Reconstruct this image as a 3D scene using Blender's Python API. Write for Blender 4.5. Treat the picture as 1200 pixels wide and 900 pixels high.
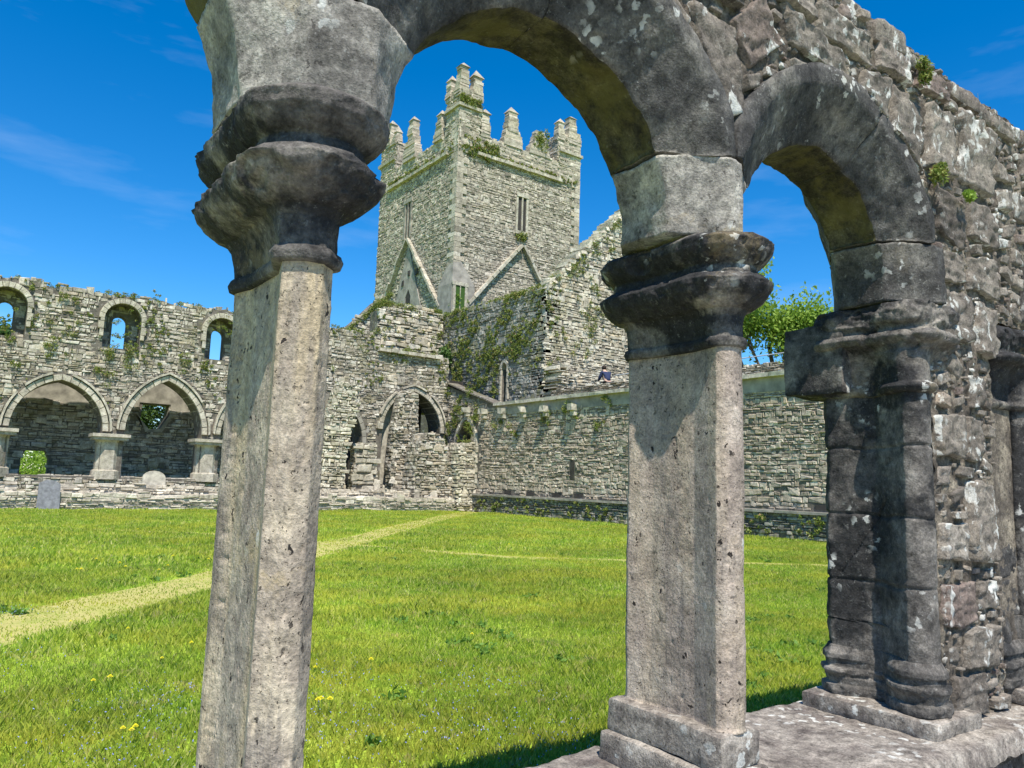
import bpy, bmesh, math, random
import numpy as np
from math import sin, cos, pi, radians, atan2, sqrt, hypot, asin, acos
from mathutils import Vector, Matrix, noise
from mathutils.geometry import tessellate_polygon

random.seed(7)
S = bpy.context.scene
for o in list(bpy.data.objects): bpy.data.objects.remove(o)
COL = S.collection

# ------------------------------------------------------------------ camera
EYE = 1.55
PITCH, ROLL, YAW = radians(7.3), radians(1.8), radians(-36)
cam_d = bpy.data.cameras.new('camera')
cam_d.sensor_width = 36; cam_d.lens = 27.0; cam_d.clip_start = .05; cam_d.clip_end = 3000
cam = bpy.data.objects.new('camera', cam_d); COL.objects.link(cam)
CM = Matrix.Rotation(YAW, 4, 'Z') @ Matrix.Rotation(pi/2 + PITCH, 4, 'X') @ Matrix.Rotation(ROLL, 4, 'Z')
cam.matrix_world = Matrix.Translation((0, 0, EYE)) @ CM
S.camera = cam

# ------------------------------------------------------------------ sky and sun
SUN = Vector((-.24, -.52, 1.0)).normalized()
EL = asin(SUN.z); AZ = atan2(SUN.x, SUN.y)
w = bpy.data.worlds.new('World'); S.world = w; w.use_nodes = True
nt = w.node_tree; nt.nodes.clear()
sky = nt.nodes.new('ShaderNodeTexSky'); sky.sky_type = 'NISHITA'; sky.sun_disc = False
sky.sun_elevation = EL; sky.sun_rotation = AZ; sky.altitude = 900; sky.air_density = 1.0
sky.dust_density = 0.35; sky.ozone_density = 4.0
hs = nt.nodes.new('ShaderNodeHueSaturation'); hs.inputs['Saturation'].default_value = 1.4
nt.links.new(sky.outputs[0], hs.inputs['Color'])
tc = nt.nodes.new('ShaderNodeTexCoord')
mp = nt.nodes.new('ShaderNodeMapping'); mp.inputs['Scale'].default_value = (2.0, 2.0, 9.0); mp.inputs['Location'].default_value = (.7, 3.35, .2)
nz = nt.nodes.new('ShaderNodeTexNoise'); nz.inputs['Scale'].default_value = 1.6; nz.inputs['Detail'].default_value = 6; nz.inputs['Roughness'].default_value = .55
cr = nt.nodes.new('ShaderNodeValToRGB'); cr.color_ramp.elements[0].position = .56; cr.color_ramp.elements[1].position = .95
cr.color_ramp.elements[1].color = (.20, .20, .20, 1)
mx = nt.nodes.new('ShaderNodeMixRGB'); mx.inputs[2].default_value = (5.5, 6.2, 7.0, 1)
bg = nt.nodes.new('ShaderNodeBackground'); bg.inputs[1].default_value = 0.14
wo = nt.nodes.new('ShaderNodeOutputWorld')
nt.links.new(tc.outputs['Generated'], mp.inputs[0]); nt.links.new(mp.outputs[0], nz.inputs[0]); nt.links.new(nz.outputs[0], cr.inputs[0])
nt.links.new(cr.outputs[0], mx.inputs[0]); nt.links.new(hs.outputs[0], mx.inputs[1]); nt.links.new(mx.outputs[0], bg.inputs[0]); nt.links.new(bg.outputs[0], wo.inputs[0])

sd = bpy.data.lights.new('sun', 'SUN'); sd.energy = 5.0; sd.angle = radians(.53); sd.color = (1, .94, .83)
so = bpy.data.objects.new('sun', sd); COL.objects.link(so); so.rotation_euler = SUN.to_track_quat('Z', 'Y').to_euler(); so.location = (0, -5, 40)
S.view_settings.view_transform = 'Standard'; S.view_settings.look = 'None'; S.view_settings.exposure = 0.5; S.view_settings.gamma = 1
S.view_settings.use_curve_mapping = False
S.render.engine = 'CYCLES'
S.cycles.max_bounces = 6; S.cycles.diffuse_bounces = 3; S.cycles.glossy_bounces = 2; S.cycles.transparent_max_bounces = 4

# ------------------------------------------------------------------ helpers
def un(u, v, ax, val):
    r = CM.to_3x3() @ Vector(((u-600)/900, -(v-450)/900, -1)); i = 'xyz'.index(ax)
    C = Vector((0, 0, EYE)); return C + r*((val-C[i])/r[i])
def link(name, me, mat, parent=None):
    o = bpy.data.objects.new(name, me); COL.objects.link(o)
    if mat:
        for m in (mat if isinstance(mat, (list, tuple)) else [mat]): me.materials.append(m)
    if parent: o.parent = parent; o.matrix_parent_inverse = parent.matrix_world.inverted() if False else Matrix.Translation(-parent.location)
    return o
def tag(o, label=None, cat=None, group=None, kind=None):
    if label: o['label'] = label
    if cat: o['category'] = cat
    if group: o['group'] = group
    if kind: o['kind'] = kind
    return o
def thing(name, label, cat, loc=(0, 0, 0), group=None):
    o = bpy.data.objects.new(name, None); COL.objects.link(o); o.location = loc; o.empty_display_size = .2
    return tag(o, label, cat, group)
class MB:
    def __init__(s): s.v = []; s.f = []
    def add(s, vs, fs):
        n = len(s.v); s.v.extend(vs); s.f.extend([tuple(i+n for i in f) for f in fs])
    def box(s, a, b, j=0):
        vs = [(x, y, z) for x in (a[0], b[0]) for y in (a[1], b[1]) for z in (a[2], b[2])]
        if j: vs = [tuple(c+random.uniform(-j, j) for c in v) for v in vs]
        s.add(vs, [(0, 1, 3, 2), (4, 6, 7, 5), (0, 4, 5, 1), (2, 3, 7, 6), (0, 2, 6, 4), (1, 5, 7, 3)])
    def tube(s, pts, rs, n=8):
        rings = []
        for i, p in enumerate(pts):
            p = Vector(p); d = (Vector(pts[min(i+1, len(pts)-1)]) - Vector(pts[max(i-1, 0)])).normalized()
            a = d.cross(Vector((.31, .17, 1) if abs(d.z) < .9 else (1, .1, 0))).normalized(); b = d.cross(a)
            r = rs[i] if isinstance(rs, (list, tuple)) else rs
            rings.append([tuple(p + (a*cos(2*pi*k/n) + b*sin(2*pi*k/n))*r) for k in range(n)])
        vs = [v for r in rings for v in r]; fs = []
        for i in range(len(rings)-1):
            for k in range(n): fs.append((i*n+k, i*n+(k+1) % n, (i+1)*n+(k+1) % n, (i+1)*n+k))
        fs += [tuple(range(n))[::-1], tuple(range((len(rings)-1)*n, len(rings)*n))]
        s.add(vs, fs)
    def mesh(s, name='mesh', smooth=False):
        me = bpy.data.meshes.new(name); me.from_pydata(s.v, [], s.f); me.validate(); me.update()
        if smooth: me.polygons.foreach_set('use_smooth', [True]*len(me.polygons))
        return me
    def build(s, name, mat, parent=None, smooth=False, fix=False):
        me = s.mesh(name, smooth)
        if fix:
            bm = bmesh.new(); bm.from_mesh(me); bmesh.ops.recalc_face_normals(bm, faces=bm.faces); bm.to_mesh(me); bm.free()
            if smooth: me.polygons.foreach_set('use_smooth', [True]*len(me.polygons))
        return link(name, me, mat, parent)
def fastmesh(name, V, nper):
    """V: (faces*nper,3) array of separate faces"""
    me = bpy.data.meshes.new(name); n = len(V); F = n//nper
    me.vertices.add(n); me.vertices.foreach_set('co', V.astype(np.float32).ravel())
    me.loops.add(n); me.loops.foreach_set('vertex_index', np.arange(n, dtype=np.int32))
    me.polygons.add(F); me.polygons.foreach_set('loop_start', np.arange(0, n, nper, dtype=np.int32)); me.polygons.foreach_set('loop_total', np.full(F, nper, dtype=np.int32))
    me.update(calc_edges=True); return me
def fb(p, s, o=3):
    return noise.fractal(Vector(p)*s, 1.0, 2.1, o)
def inpoly(x, y, P):
    c = False; j = len(P)-1
    for i in range(len(P)):
        xi, yi = P[i]; xj, yj = P[j]
        if (yi > y) != (yj > y) and x < (xj-xi)*(y-yi)/(yj-yi)+xi: c = not c
        j = i
    return c

# ------------------------------------------------------------------ materials
def nodes(name):
    m = bpy.data.materials.new(name); m.use_nodes = True; t = m.node_tree
    b = t.nodes['Principled BSDF']; b.inputs['Roughness'].default_value = .9; b.inputs['Specular IOR Level'].default_value = .25
    return m, t, b
def N(t, typ, **k):
    n = t.nodes.new(typ)
    for a, v in k.items():
        if a in ('operation', 'blend_type', 'feature', 'distance', 'interpolation', 'data_type', 'noise_dimensions'): setattr(n, a, v)
        else: n.inputs[a.replace('_', ' ')].default_value = v
    return n
def ramp(t, src, stops, interp='LINEAR'):
    r = t.nodes.new('ShaderNodeValToRGB'); r.color_ramp.interpolation = interp; e = r.color_ramp.elements
    e[0].position = stops[0][0]; e[1].position = stops[-1][0]
    for s in stops[1:-1]: e.new(s[0])
    for i, s in enumerate(sorted(stops, key=lambda q: q[0])):
        c = s[1]; e[i].color = (c, c, c, 1) if isinstance(c, (int, float)) else (*c, 1)
    t.links.new(src, r.inputs[0]); return r.outputs[0]
def mix(t, fac, a, b, mode='MIX'):
    n = t.nodes.new('ShaderNodeMixRGB'); n.blend_type = mode
    for i, v in enumerate((fac, a, b)):
        if isinstance(v, (int, float)): n.inputs[i].default_value = v if i == 0 else (v, v, v, 1)
        elif isinstance(v, tuple): n.inputs[i].default_value = (*v, 1)
        else: t.links.new(v, n.inputs[i])
    return n.outputs[0]
def math_(t, op, a, b=0, clamp=False):
    n = t.nodes.new('ShaderNodeMath'); n.operation = op; n.use_clamp = clamp
    for i, v in enumerate((a, b)):
        if isinstance(v, (int, float)): n.inputs[i].default_value = v
        else: t.links.new(v, n.inputs[i])
    return n.outputs[0]
def coord(t, scale=(1, 1, 1)):
    g = t.nodes.new('ShaderNodeNewGeometry')
    if scale == (1, 1, 1): return g.outputs['Position'], g
    m = t.nodes.new('ShaderNodeMapping'); m.inputs['Scale'].default_value = scale; t.links.new(g.outputs['Position'], m.inputs[0]); return m.outputs[0], g
def noi(t, co, sc, det=4, ro=.55):
    n = N(t, 'ShaderNodeTexNoise', Scale=sc, Detail=det, Roughness=ro); t.links.new(co, n.inputs['Vector']); return n.outputs['Fac']
def vor(t, co, sc, feat='F1', out='Distance', rnd=1.0):
    n = N(t, 'ShaderNodeTexVoronoi', Scale=sc, feature=feat); n.inputs['Randomness'].default_value = rnd; t.links.new(co, n.inputs['Vector']); return n.outputs[out]
def bump(t, b, h, st, dist, prev=None):
    n = N(t, 'ShaderNodeBump', Strength=st, Distance=dist); t.links.new(h, n.inputs['Height'])
    if prev is not None: t.links.new(prev, n.inputs['Normal'])
    t.links.new(n.outputs[0], b.inputs['Normal']); return n.outputs[0]

def near_stone(name, cols, lichen=(.62, .62, .58), lich=.55, pits=1.0, orange=.0, island=0, moss=0, sc=1, dark=None, big=2.5, patch=0, con=.75, streak=0):
    m, t, b = nodes(name); co, g = coord(t)
    n1 = noi(t, co, big*sc, 8, .68); n2 = noi(t, co, 26*sc, 6, .7); n3 = noi(t, co, 130*sc, 3, .6)
    c = ramp(t, n1, [(.34, cols[0]), (.5, cols[1]), (.66, cols[2])])
    if island:
        ri = ramp(t, g.outputs['Random Per Island'], [(0, (.07, .058, .05)), (.2, (.17, .148, .122)), (.42, (.26, .225, .185)), (.6, (.10, .085, .072)), (.78, (.33, .295, .25)), (.90, (.17, .115, .10)), (1, (.26, .22, .175))])
        c = mix(t, island, c, ri)
    if streak:
        sc_, _ = coord(t, (3.2, 3.2, .35)); c = mix(t, math_(t, 'MULTIPLY', ramp(t, noi(t, sc_, 3.0, 6, .6), [(.46, 0), (.58, 1)]), streak), c, (.50, .40, .25)); c = mix(t, math_(t, 'MULTIPLY', ramp(t, noi(t, sc_, 4.6, 7, .65), [(.56, 0), (.64, 1)]), .55), c, (.13, .12, .115))
    if dark: # black crust with an edge of its own
        dm = ramp(t, noi(t, co, 3.1*sc, 7, .62), [(dark[1], 1), (dark[1]+.07, 0)]); c = mix(t, dm, c, dark[0])
    c = mix(t, con, c, ramp(t, n2, [(.32, .25), (.52, 1.0), (.7, 1.6)]), 'MULTIPLY')
    c = mix(t, .7, c, ramp(t, n3, [(.3, .5), (.6, 1.1), (.8, 1.5)]), 'MULTIPLY')
    # warped coordinates keep every blotch ragged
    wn = N(t, 'ShaderNodeTexNoise', Scale=9*sc, Detail=5, Roughness=.65); t.links.new(co, wn.inputs['Vector'])
    va = t.nodes.new('ShaderNodeVectorMath'); va.operation = 'MULTIPLY_ADD'; t.links.new(wn.outputs['Color'], va.inputs[0]); va.inputs[1].default_value = (.13, .13, .13); t.links.new(co, va.inputs[2]); wco = va.outputs[0]
    l1 = ramp(t, vor(t, wco, 19*sc), [(.26, 1), (.34, 0)]); gate = ramp(t, noi(t, co, 3.3*sc, 4), [(.70-.24*lich, 0), (.76-.2*lich, 1)])
    lm = math_(t, 'MULTIPLY', l1, gate)
    if patch:
        pc, _ = coord(t, (1.5, 1.5, .7)); pa = ramp(t, noi(t, pc, 5.5, 8, .7), [(.60-.04*patch, 0), (.63-.04*patch, 1)]); lm = math_(t, 'MAXIMUM', lm, pa)
    l2 = ramp(t, noi(t, co, 60*sc, 6, .8), [(.58, 0), (.66, 1)]); g2 = ramp(t, noi(t, co, 7*sc, 4), [(.40, .15), (.6, 1)])
    lm = math_(t, 'MAXIMUM', math_(t, 'MULTIPLY', lm, .85), math_(t, 'MULTIPLY', math_(t, 'MULTIPLY', l2, g2), .6*lich))
    c = mix(t, lm, c, mix(t, 1, lichen, ramp(t, n2, [(.3, .6), (.65, 1.1)]), 'MULTIPLY'))
    if orange:
        o1 = ramp(t, noi(t, wco, 3.2, 7, .7), [(.585, 0), (.66, 1)])
        c = mix(t, math_(t, 'MULTIPLY', o1, orange), c, (.44, .34, .18))
    if moss:
        mm = ramp(t, noi(t, co, 4.2, 7, .7), [(.46, 0), (.58, 1)]); c = mix(t, math_(t, 'MULTIPLY', mm, moss), c, (.19, .17, .045))
    pm = None
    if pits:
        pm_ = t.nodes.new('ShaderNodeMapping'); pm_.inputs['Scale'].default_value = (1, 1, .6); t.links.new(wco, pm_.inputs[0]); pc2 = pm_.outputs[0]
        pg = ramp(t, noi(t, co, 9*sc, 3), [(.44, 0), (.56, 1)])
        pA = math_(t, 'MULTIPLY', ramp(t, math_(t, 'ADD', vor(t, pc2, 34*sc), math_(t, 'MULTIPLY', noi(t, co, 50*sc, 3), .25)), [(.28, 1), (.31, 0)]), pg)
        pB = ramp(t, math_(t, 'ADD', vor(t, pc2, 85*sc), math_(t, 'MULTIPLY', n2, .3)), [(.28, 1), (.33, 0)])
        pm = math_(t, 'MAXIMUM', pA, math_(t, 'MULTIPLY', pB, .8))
        c = mix(t, math_(t, 'MULTIPLY', pm, .97*pits, True), c, (.018, .015, .013))  # dirt and the shade of the holes both put into the pit colour
    t.links.new(c, b.inputs['Base Color'])
    h = math_(t, 'ADD', math_(t, 'MULTIPLY', n2, 1.0), math_(t, 'MULTIPLY', n3, .45))
    nb = bump(t, b, h, .65, .010)
    if pm is not None: nb = bump(t, b, math_(t, 'SUBTRACT', 1, pm), .8*pits, .006, nb)
    return m

def far_stone(name, cols, gap=1, green=.35, gs=.35, dark=.4, rough=1, tint=None):
    m, t, b = nodes(name); co, g = coord(t)
    k = len(cols)-1
    c = ramp(t, g.outputs['Random Per Island'], [(i/k, q) for i, q in enumerate(cols)])
    c = mix(t, .8, c, ramp(t, noi(t, co, 5, 6, .65), [(.3, .45), (.5, 1.0), (.72, 1.5)]), 'MULTIPLY')
    c = mix(t, .5, c, ramp(t, noi(t, co, 24, 3, .6), [(.3, .5), (.6, 1.15)]), 'MULTIPLY')
    # pale lichen and dark algae streaks
    co2, _ = coord(t, (1.2, 1.2, .28))
    st = ramp(t, noi(t, co2, 1.3, 6, .62), [(.50, 0), (.66, 1)]); c = mix(t, math_(t, 'MULTIPLY', st, dark), c, (.10, .095, .085))
    li = ramp(t, noi(t, co, 2.6, 6, .7), [(.56, 0), (.63, 1)]); c = mix(t, math_(t, 'MULTIPLY', li, .42), c, (.60, .58, .52))
    if green:
        gr = ramp(t, noi(t, co, gs*2.2, 7, .68), [(.52, 0), (.62, 1)]); c = mix(t, math_(t, 'MULTIPLY', gr, green), c, (.20, .19, .075))
    if tint: c = mix(t, 1, c, tint, 'MULTIPLY')
    t.links.new(c, b.inputs['Base Color'])
    bump(t, b, noi(t, co, 14, 4, .6), .5*rough, .04)
    return m

def plain(name, col, var=.25, sc=20, rough=.8, bmp=.2):
    m, t, b = nodes(name); co, g = coord(t); b.inputs['Roughness'].default_value = rough
    c = mix(t, 1, col, ramp(t, noi(t, co, sc, 4), [(.3, 1-var), (.7, 1+var)]), 'MULTIPLY')
    t.links.new(c, b.inputs['Base Color']); bump(t, b, noi(t, co, sc*2, 3), bmp, .01); return m
def leaf(name, stops, trans=.35, patch=None, psc=.8):
    m, t, b = nodes(name); co, g = coord(t)
    c = ramp(t, g.outputs['Random Per Island'], stops)
    if patch: c = mix(t, ramp(t, noi(t, co, psc, 5, .6), [(.42, 0), (.62, 1)]), c, patch)
    if name == 'grass_blades':
        c = mix(t, ramp(t, noi(t, co, 2.3, 6, .7), [(.50, 0), (.62, .45)]), c, (.22, .40, .04))
        c = mix(t, ramp(t, noi(t, co, 5.5, 6, .75), [(.56, 0), (.64, .85)]), c, (.56, .48, .20))
        c = mix(t, 1, c, ramp(t, noi(t, co, .35, 3, .5), [(.35, .95), (.65, 1.2)]), 'MULTIPLY')
    t.links.new(c, b.inputs['Base Color']); b.inputs['Roughness'].default_value = .6
    tr = t.nodes.new('ShaderNodeBsdfTranslucent'); t.links.new(c, tr.inputs[0]); ms = t.nodes.new('ShaderNodeMixShader'); ms.inputs[0].default_value = trans
    t.links.new(b.outputs[0], ms.inputs[1]); t.links.new(tr.outputs[0], ms.inputs[2]); t.links.new(ms.outputs[0], t.nodes['Material Output'].inputs[0]); return m

M = {}
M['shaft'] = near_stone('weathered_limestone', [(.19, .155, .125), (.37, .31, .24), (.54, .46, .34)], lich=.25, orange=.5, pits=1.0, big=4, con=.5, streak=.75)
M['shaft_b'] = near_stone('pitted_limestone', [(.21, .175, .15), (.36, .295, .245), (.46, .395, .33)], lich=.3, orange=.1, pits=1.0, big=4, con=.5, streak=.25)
M['cap'] = near_stone('dark_capital_stone', [(.07, .064, .06), (.14, .128, .115), (.30, .27, .225)], lich=.5, orange=.25, pits=.35, dark=((.032, .031, .032), .455), big=4)
M['springer'] = near_stone('grey_springer_stone', [(.12, .112, .10), (.28, .26, .23), (.46, .43, .37)], lich=.6, orange=.4, pits=.6, big=4)
M['respond'] = near_stone('black_crusted_stone', [(.05, .047, .045), (.12, .11, .10), (.28, .255, .225)], lich=.55, pits=.3, dark=((.036, .035, .035), .47), big=4)
M['arch'] = near_stone('arch_stone', [(.038, .036, .035), (.082, .078, .073), (.21, .195, .17)], lich=.7, pits=.4, orange=.1, big=4)
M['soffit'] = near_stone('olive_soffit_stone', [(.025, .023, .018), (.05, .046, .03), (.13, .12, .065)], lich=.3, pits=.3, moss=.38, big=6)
M['rubble'] = near_stone('rubble_stone', [(.085, .072, .062), (.20, .172, .145), (.37, .325, .27)], island=.55, lich=.85, pits=.6, orange=.15, patch=.5, big=5)
M['mortar'] = near_stone('earth_mortar', [(.05, .042, .035), (.12, .10, .08), (.34, .29, .22)], lich=.35, pits=.8, big=6)
M['dwarf'] = near_stone('wall_top_stone', [(.12, .10, .09), (.25, .22, .19), (.40, .36, .31)], lich=.75, pits=.6, big=6)
greys = [(.19, .17, .14), (.38, .35, .29), (.55, .51, .44), (.27, .24, .195), (.44, .38, .29), (.64, .61, .54), (.33, .30, .26)]
M['nave'] = far_stone('nave_rubble', greys, green=.38, gs=.45, tint=(1.03, 1.0, .97))
M['low'] = far_stone('low_wall_rubble', [(.27, .24, .20), (.54, .50, .43), (.40, .36, .31), (.70, .66, .58)], green=.15, dark=.3, tint=(1.03, 1.0, .94))
M['range'] = far_stone('range_rubble', [(.22, .195, .16), (.45, .395, .32), (.58, .53, .45), (.34, .30, .25), (.50, .42, .32)], green=.08, dark=.25, tint=(1.05, 1.0, .96))
M['base'] = far_stone('mossy_base_rubble', [(.14, .13, .11), (.25, .235, .2), (.34, .32, .28)], green=.75, gs=1.1, dark=.4)
M['towerm'] = far_stone('tower_rubble', [(.22, .20, .165), (.42, .385, .32), (.32, .29, .24), (.60, .56, .49), (.45, .39, .31)], green=.06, gs=.3, dark=.3, tint=(1.03, .99, .95))
M['gable'] = far_stone('gable_rubble', [(.40, .36, .30), (.62, .58, .50), (.33, .30, .25), (.74, .71, .64), (.56, .48, .36)], green=.30, gs=.4, dark=.25, tint=(1.03, 1.0, .93))
M['ivyw'] = far_stone('transept_rubble', [(.16, .15, .13), (.30, .285, .25), (.40, .38, .34), (.22, .21, .18)], green=.75, gs=.5, dark=.4)
M['core'] = far_stone('wall_core', [(.13, .115, .095), (.17, .15, .125)], green=.3)
M['ashlar'] = far_stone('dressed_stone', [(.36, .32, .25), (.48, .43, .34), (.40, .36, .29), (.55, .50, .41)], green=.15, dark=.35)
M['plaster'] = plain('old_plaster', (.29, .27, .225), .5, 2.2)
M['render'] = plain('grey_render', (.30, .275, .24), .35, 2.2)
M['coping'] = plain('coping_stone', (.42, .39, .32), .4, 5)
M['slate'] = plain('gravestone_slate', (.20, .20, .22), .3, 9)
M['metal'] = plain('galvanised_rail', (.45, .47, .50), .05, 3, .4)
M['inner_shade'] = plain('painted_inner_shade', (.05, .045, .04), .3, 4)  # near-black colour standing in for the shade inside openings
M['bark'] = plain('bark', (.16, .13, .10), .3, 12)
M['leaf_tree'] = leaf('spring_leaves', [(0, (.16, .27, .03)), (.5, (.26, .40, .06)), (1, (.36, .50, .10))], .45)
M['leaf_dark'] = leaf('ivy_leaves', [(0, (.03, .07, .015)), (.6, (.07, .14, .03)), (1, (.14, .22, .05))], .25)
M['leaf_wall'] = leaf('wall_weeds', [(0, (.09, .14, .025)), (.5, (.20, .26, .05)), (.88, (.32, .34, .10)), (1, (.38, .22, .12))], .3)
M['grass'] = leaf('grass_blades', [(0, (.18, .28, .03)), (.45, (.33, .45, .05)), (.8, (.44, .53, .075)), (1, (.60, .57, .24))], .5, (.48, .49, .07), .55)
M['petal'] = plain('yellow_petals', (.85, .74, .03), .1, 40); M['white'] = plain('white_petals', (.8, .8, .76), .05, 40)
M['blue'] = plain('blue_petals', (.24, .28, .62), .15, 40); M['stem'] = plain('green_stem', (.12, .22, .04), .2, 40)
M['dry'] = plain('dry_stalk', (.45, .42, .30), .2, 40)

# ================================================================== SETTING
def ground():
    m, t, b = nodes('lawn_soil'); co, g = coord(t)
    c = ramp(t, noi(t, co, .7, 7, .62), [(.32, (.18, .30, .02)), (.5, (.30, .43, .035)), (.68, (.43, .49, .07))])
    c = mix(t, .6, c, ramp(t, noi(t, co, 14, 5, .7), [(.3, .5), (.6, 1.2)]), 'MULTIPLY')
    t.links.new(c, b.inputs['Base Color']); bump(t, b, noi(t, co, 30, 4), .8, .04)
    mb = MB(); mb.add([(-900, -900, 0), (900, -900, 0), (900, 900, 0), (-900, 900, 0)], [(0, 1, 2, 3)])
    tag(mb.build('lawn', m), kind='structure')
    m2, t, b = nodes('worn_turf'); co, g = coord(t)
    c = ramp(t, noi(t, co, 1.5, 7, .65), [(.35, (.30, .33, .07)), (.5, (.44, .39, .14)), (.66, (.34, .36, .08))])
    c = mix(t, .5, c, ramp(t, noi(t, co, 20, 5, .7), [(.3, .6), (.6, 1.15)]), 'MULTIPLY')
    t.links.new(c, b.inputs['Base Color']); bump(t, b, noi(t, co, 40, 4), .6, .02)
    for pts, wd, dz in ((PATH1, .50, .004), (PATH2, .26, .008)):
        mb = MB(); n = 60; L = []; R = []
        for i in range(n+1):
            k = i/n*(len(pts)-1); j = min(int(k), len(pts)-2); f = k-j
            p = Vector(pts[j]).lerp(Vector(pts[j+1]), f); d = (Vector(pts[j+1])-Vector(pts[j])).normalized(); q = Vector((-d.y, d.x))
            ww = wd*(1+.25*noise.noise(Vector((i*.4, wd, 0)))); L.append((*(p+q*ww), dz)); R.append((*(p-q*ww*(1+.2*noise.noise(Vector((i*.5, 9, 0))))), dz))
        mb.add(L+R, [(i, n+1+i, n+2+i, i+1) for i in range(n)]); tag(mb.build('worn_path', m2), kind='structure')
    mb = MB(); mb.add([(-8, -8, .004), (9, -8, .004), (9, 1.36, .004), (-8, 1.36, .004)], [(0, 1, 2, 3)])
    tag(mb.build('cloister_walk', plain('gravel_walk', (.36, .33, .29), .35, 40)), kind='structure')
PATH1 = [(-6, .5), (.575, 9.0), (3.35, 11.95), (7.7, 17.2), (14, 24.6), (21.9, 33.3)]
PATH2 = [(-6, 28.4), (1.3, 24.2), (5.5, 20.7), (9.6, 13.1), (15.5, 9.3), (21.5, 5.5)]
ground()
def dpath(P, X, Y):
    d = np.full(len(X), 1e9)
    for a, b in zip(P[:-1], P[1:]):
        ax, ay = a; bx, by = b; L2 = (bx-ax)**2+(by-ay)**2
        t = np.clip(((X-ax)*(bx-ax)+(Y-ay)*(by-ay))/L2, 0, 1); d = np.minimum(d, np.hypot(X-ax-t*(bx-ax), Y-ay-t*(by-ay)))
    return d

# ------------------------------------------------------------------ masonry builders
def W(O, U, s, z, out, Nn):
    return (O[0]+U[0]*s+Nn[0]*out, O[1]+U[1]*s+Nn[1]*out, z)
def core(name, O, U, Nn, outline, holes, T, mat, parent, back=0):
    loops = [outline]+list(holes); vec = [[Vector((p[0], p[1], 0)) for p in L] for L in loops]
    flat = [p for L in loops for p in L]; tris = tessellate_polygon(vec); n = len(flat)
    vs = [W(O, U, s, z, -back, Nn) for s, z in flat]+[W(O, U, s, z, -back-T, Nn) for s, z in flat]
    fs = [tuple(t) for t in tris]+[tuple(i+n for i in reversed(t)) for t in tris]; k = 0
    for L in loops:
        m = len(L)
        for i in range(m): a, b = k+i, k+(i+1) % m; fs.append((a, b, b+n, a+n))
        k += m
    mb = MB(); mb.add(vs, fs); return mb.build(name, mat, parent, fix=True)
def facing(name, O, U, Nn, outline, holes, mat, parent, hs=(.09, .17), ls=(.18, .5), pr=(.03, .09), seed=1, gap=.012, top=.08, skip=None, wob=.05, mb=None, jit=1.0, depth=.06):
    rnd = random.Random(seed); own = mb is None; mb = mb or MB()
    xs = [p[0] for p in outline]; zs = [p[1] for p in outline]; z = min(zs)
    def ok(s, zz): return inpoly(s, zz, outline) and not any(inpoly(s, zz, h) for h in holes)
    while z < max(zs)+top:
        h = rnd.uniform(*hs)*rnd.choice((.55, .8, 1, 1.35)); s = min(xs)-rnd.uniform(0, .4)
        while s < max(xs):
            l = rnd.uniform(*ls)*rnd.choice((.4, .7, 1, 1.4)); zz = z; hh = h*rnd.uniform(.8, 1.08)
            if rnd.random() < .10: hh = h*1.8
            q = wob*noise.noise(Vector((s*.6, z*.5, seed*3.1)))
            c = (s+l/2, zz+hh/2+q)
            good = (ok(c[0], c[1]-top*rnd.random())) and all(not any(inpoly(a, b, hl) for hl in holes) for a in (s, s+l) for b in (zz+q, zz+hh+q)) and s > min(xs)-.15 and s+l < max(xs)+.15
            if good and not (skip and skip(c[0], c[1])) and rnd.random() > .012:
                g = gap; j = lambda: rnd.uniform(-1, 1)*min(hh, l)*.2*jit
                P = [(s+g+j(), zz+g+q+j()), (s+l-g+j(), zz+g+q+j()), (s+l-g+j(), zz+hh-g+q+j()), (s+g+j(), zz+hh-g+q+j())]
                d = rnd.uniform(*pr); ins = min(hh, l)*.10
                fr = []
                for (a, b_), (sx, sz) in zip(P, ((1, 1), (-1, 1), (-1, -1), (1, -1))): fr.append(W(O, U, a+sx*ins, b_+sz*ins, d+rnd.uniform(-.012, .012), Nn))
                mid = [W(O, U, a, b_, d*.55, Nn) for a, b_ in P]; bk = [W(O, U, a, b_, -depth, Nn) for a, b_ in P]
                fs = [(0, 1, 2, 3)]
                for i in range(4): k = (i+1) % 4; fs += [(4+i, 4+k, k, i), (8+i, 8+k, 4+k, 4+i)]
                if b_ > max(zs)-top*2 or not ok(c[0], c[1]+hh*1.2): fs.append((11, 10, 9, 8)) 
                mb.add(fr+mid+bk, fs)
            s += l
        z += h
    if own: return mb.build(name, mat, parent)
def arcpts(cx, zs, hw, rise, n=10, ang0=None):
    """pointed or round arch from right spring to left spring"""
    if rise <= hw*1.001: pr_ = [(cx+hw*cos(pi*i/(2*n)), zs+rise*sin(pi*i/(2*n))) for i in range(n+1)]
    else:
        R = (hw*hw+rise*rise)/(2*hw); c = hw-R; a = atan2(rise, -c) if c < 0 else atan2(rise, -c)
        a = acos(max(-1, min(1, (-c)/R))); pr_ = [(cx+c+R*cos(a*i/n), zs+R*sin(a*i/n)) for i in range(n+1)]
    return pr_+[(2*cx-x, z) for x, z in reversed(pr_[:-1])]
def archhole(cx, zb, zs, hw, rise, n=8):
    return [(cx-hw, zb), (cx+hw, zb)]+arcpts(cx, zs, hw, rise, n)
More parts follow.
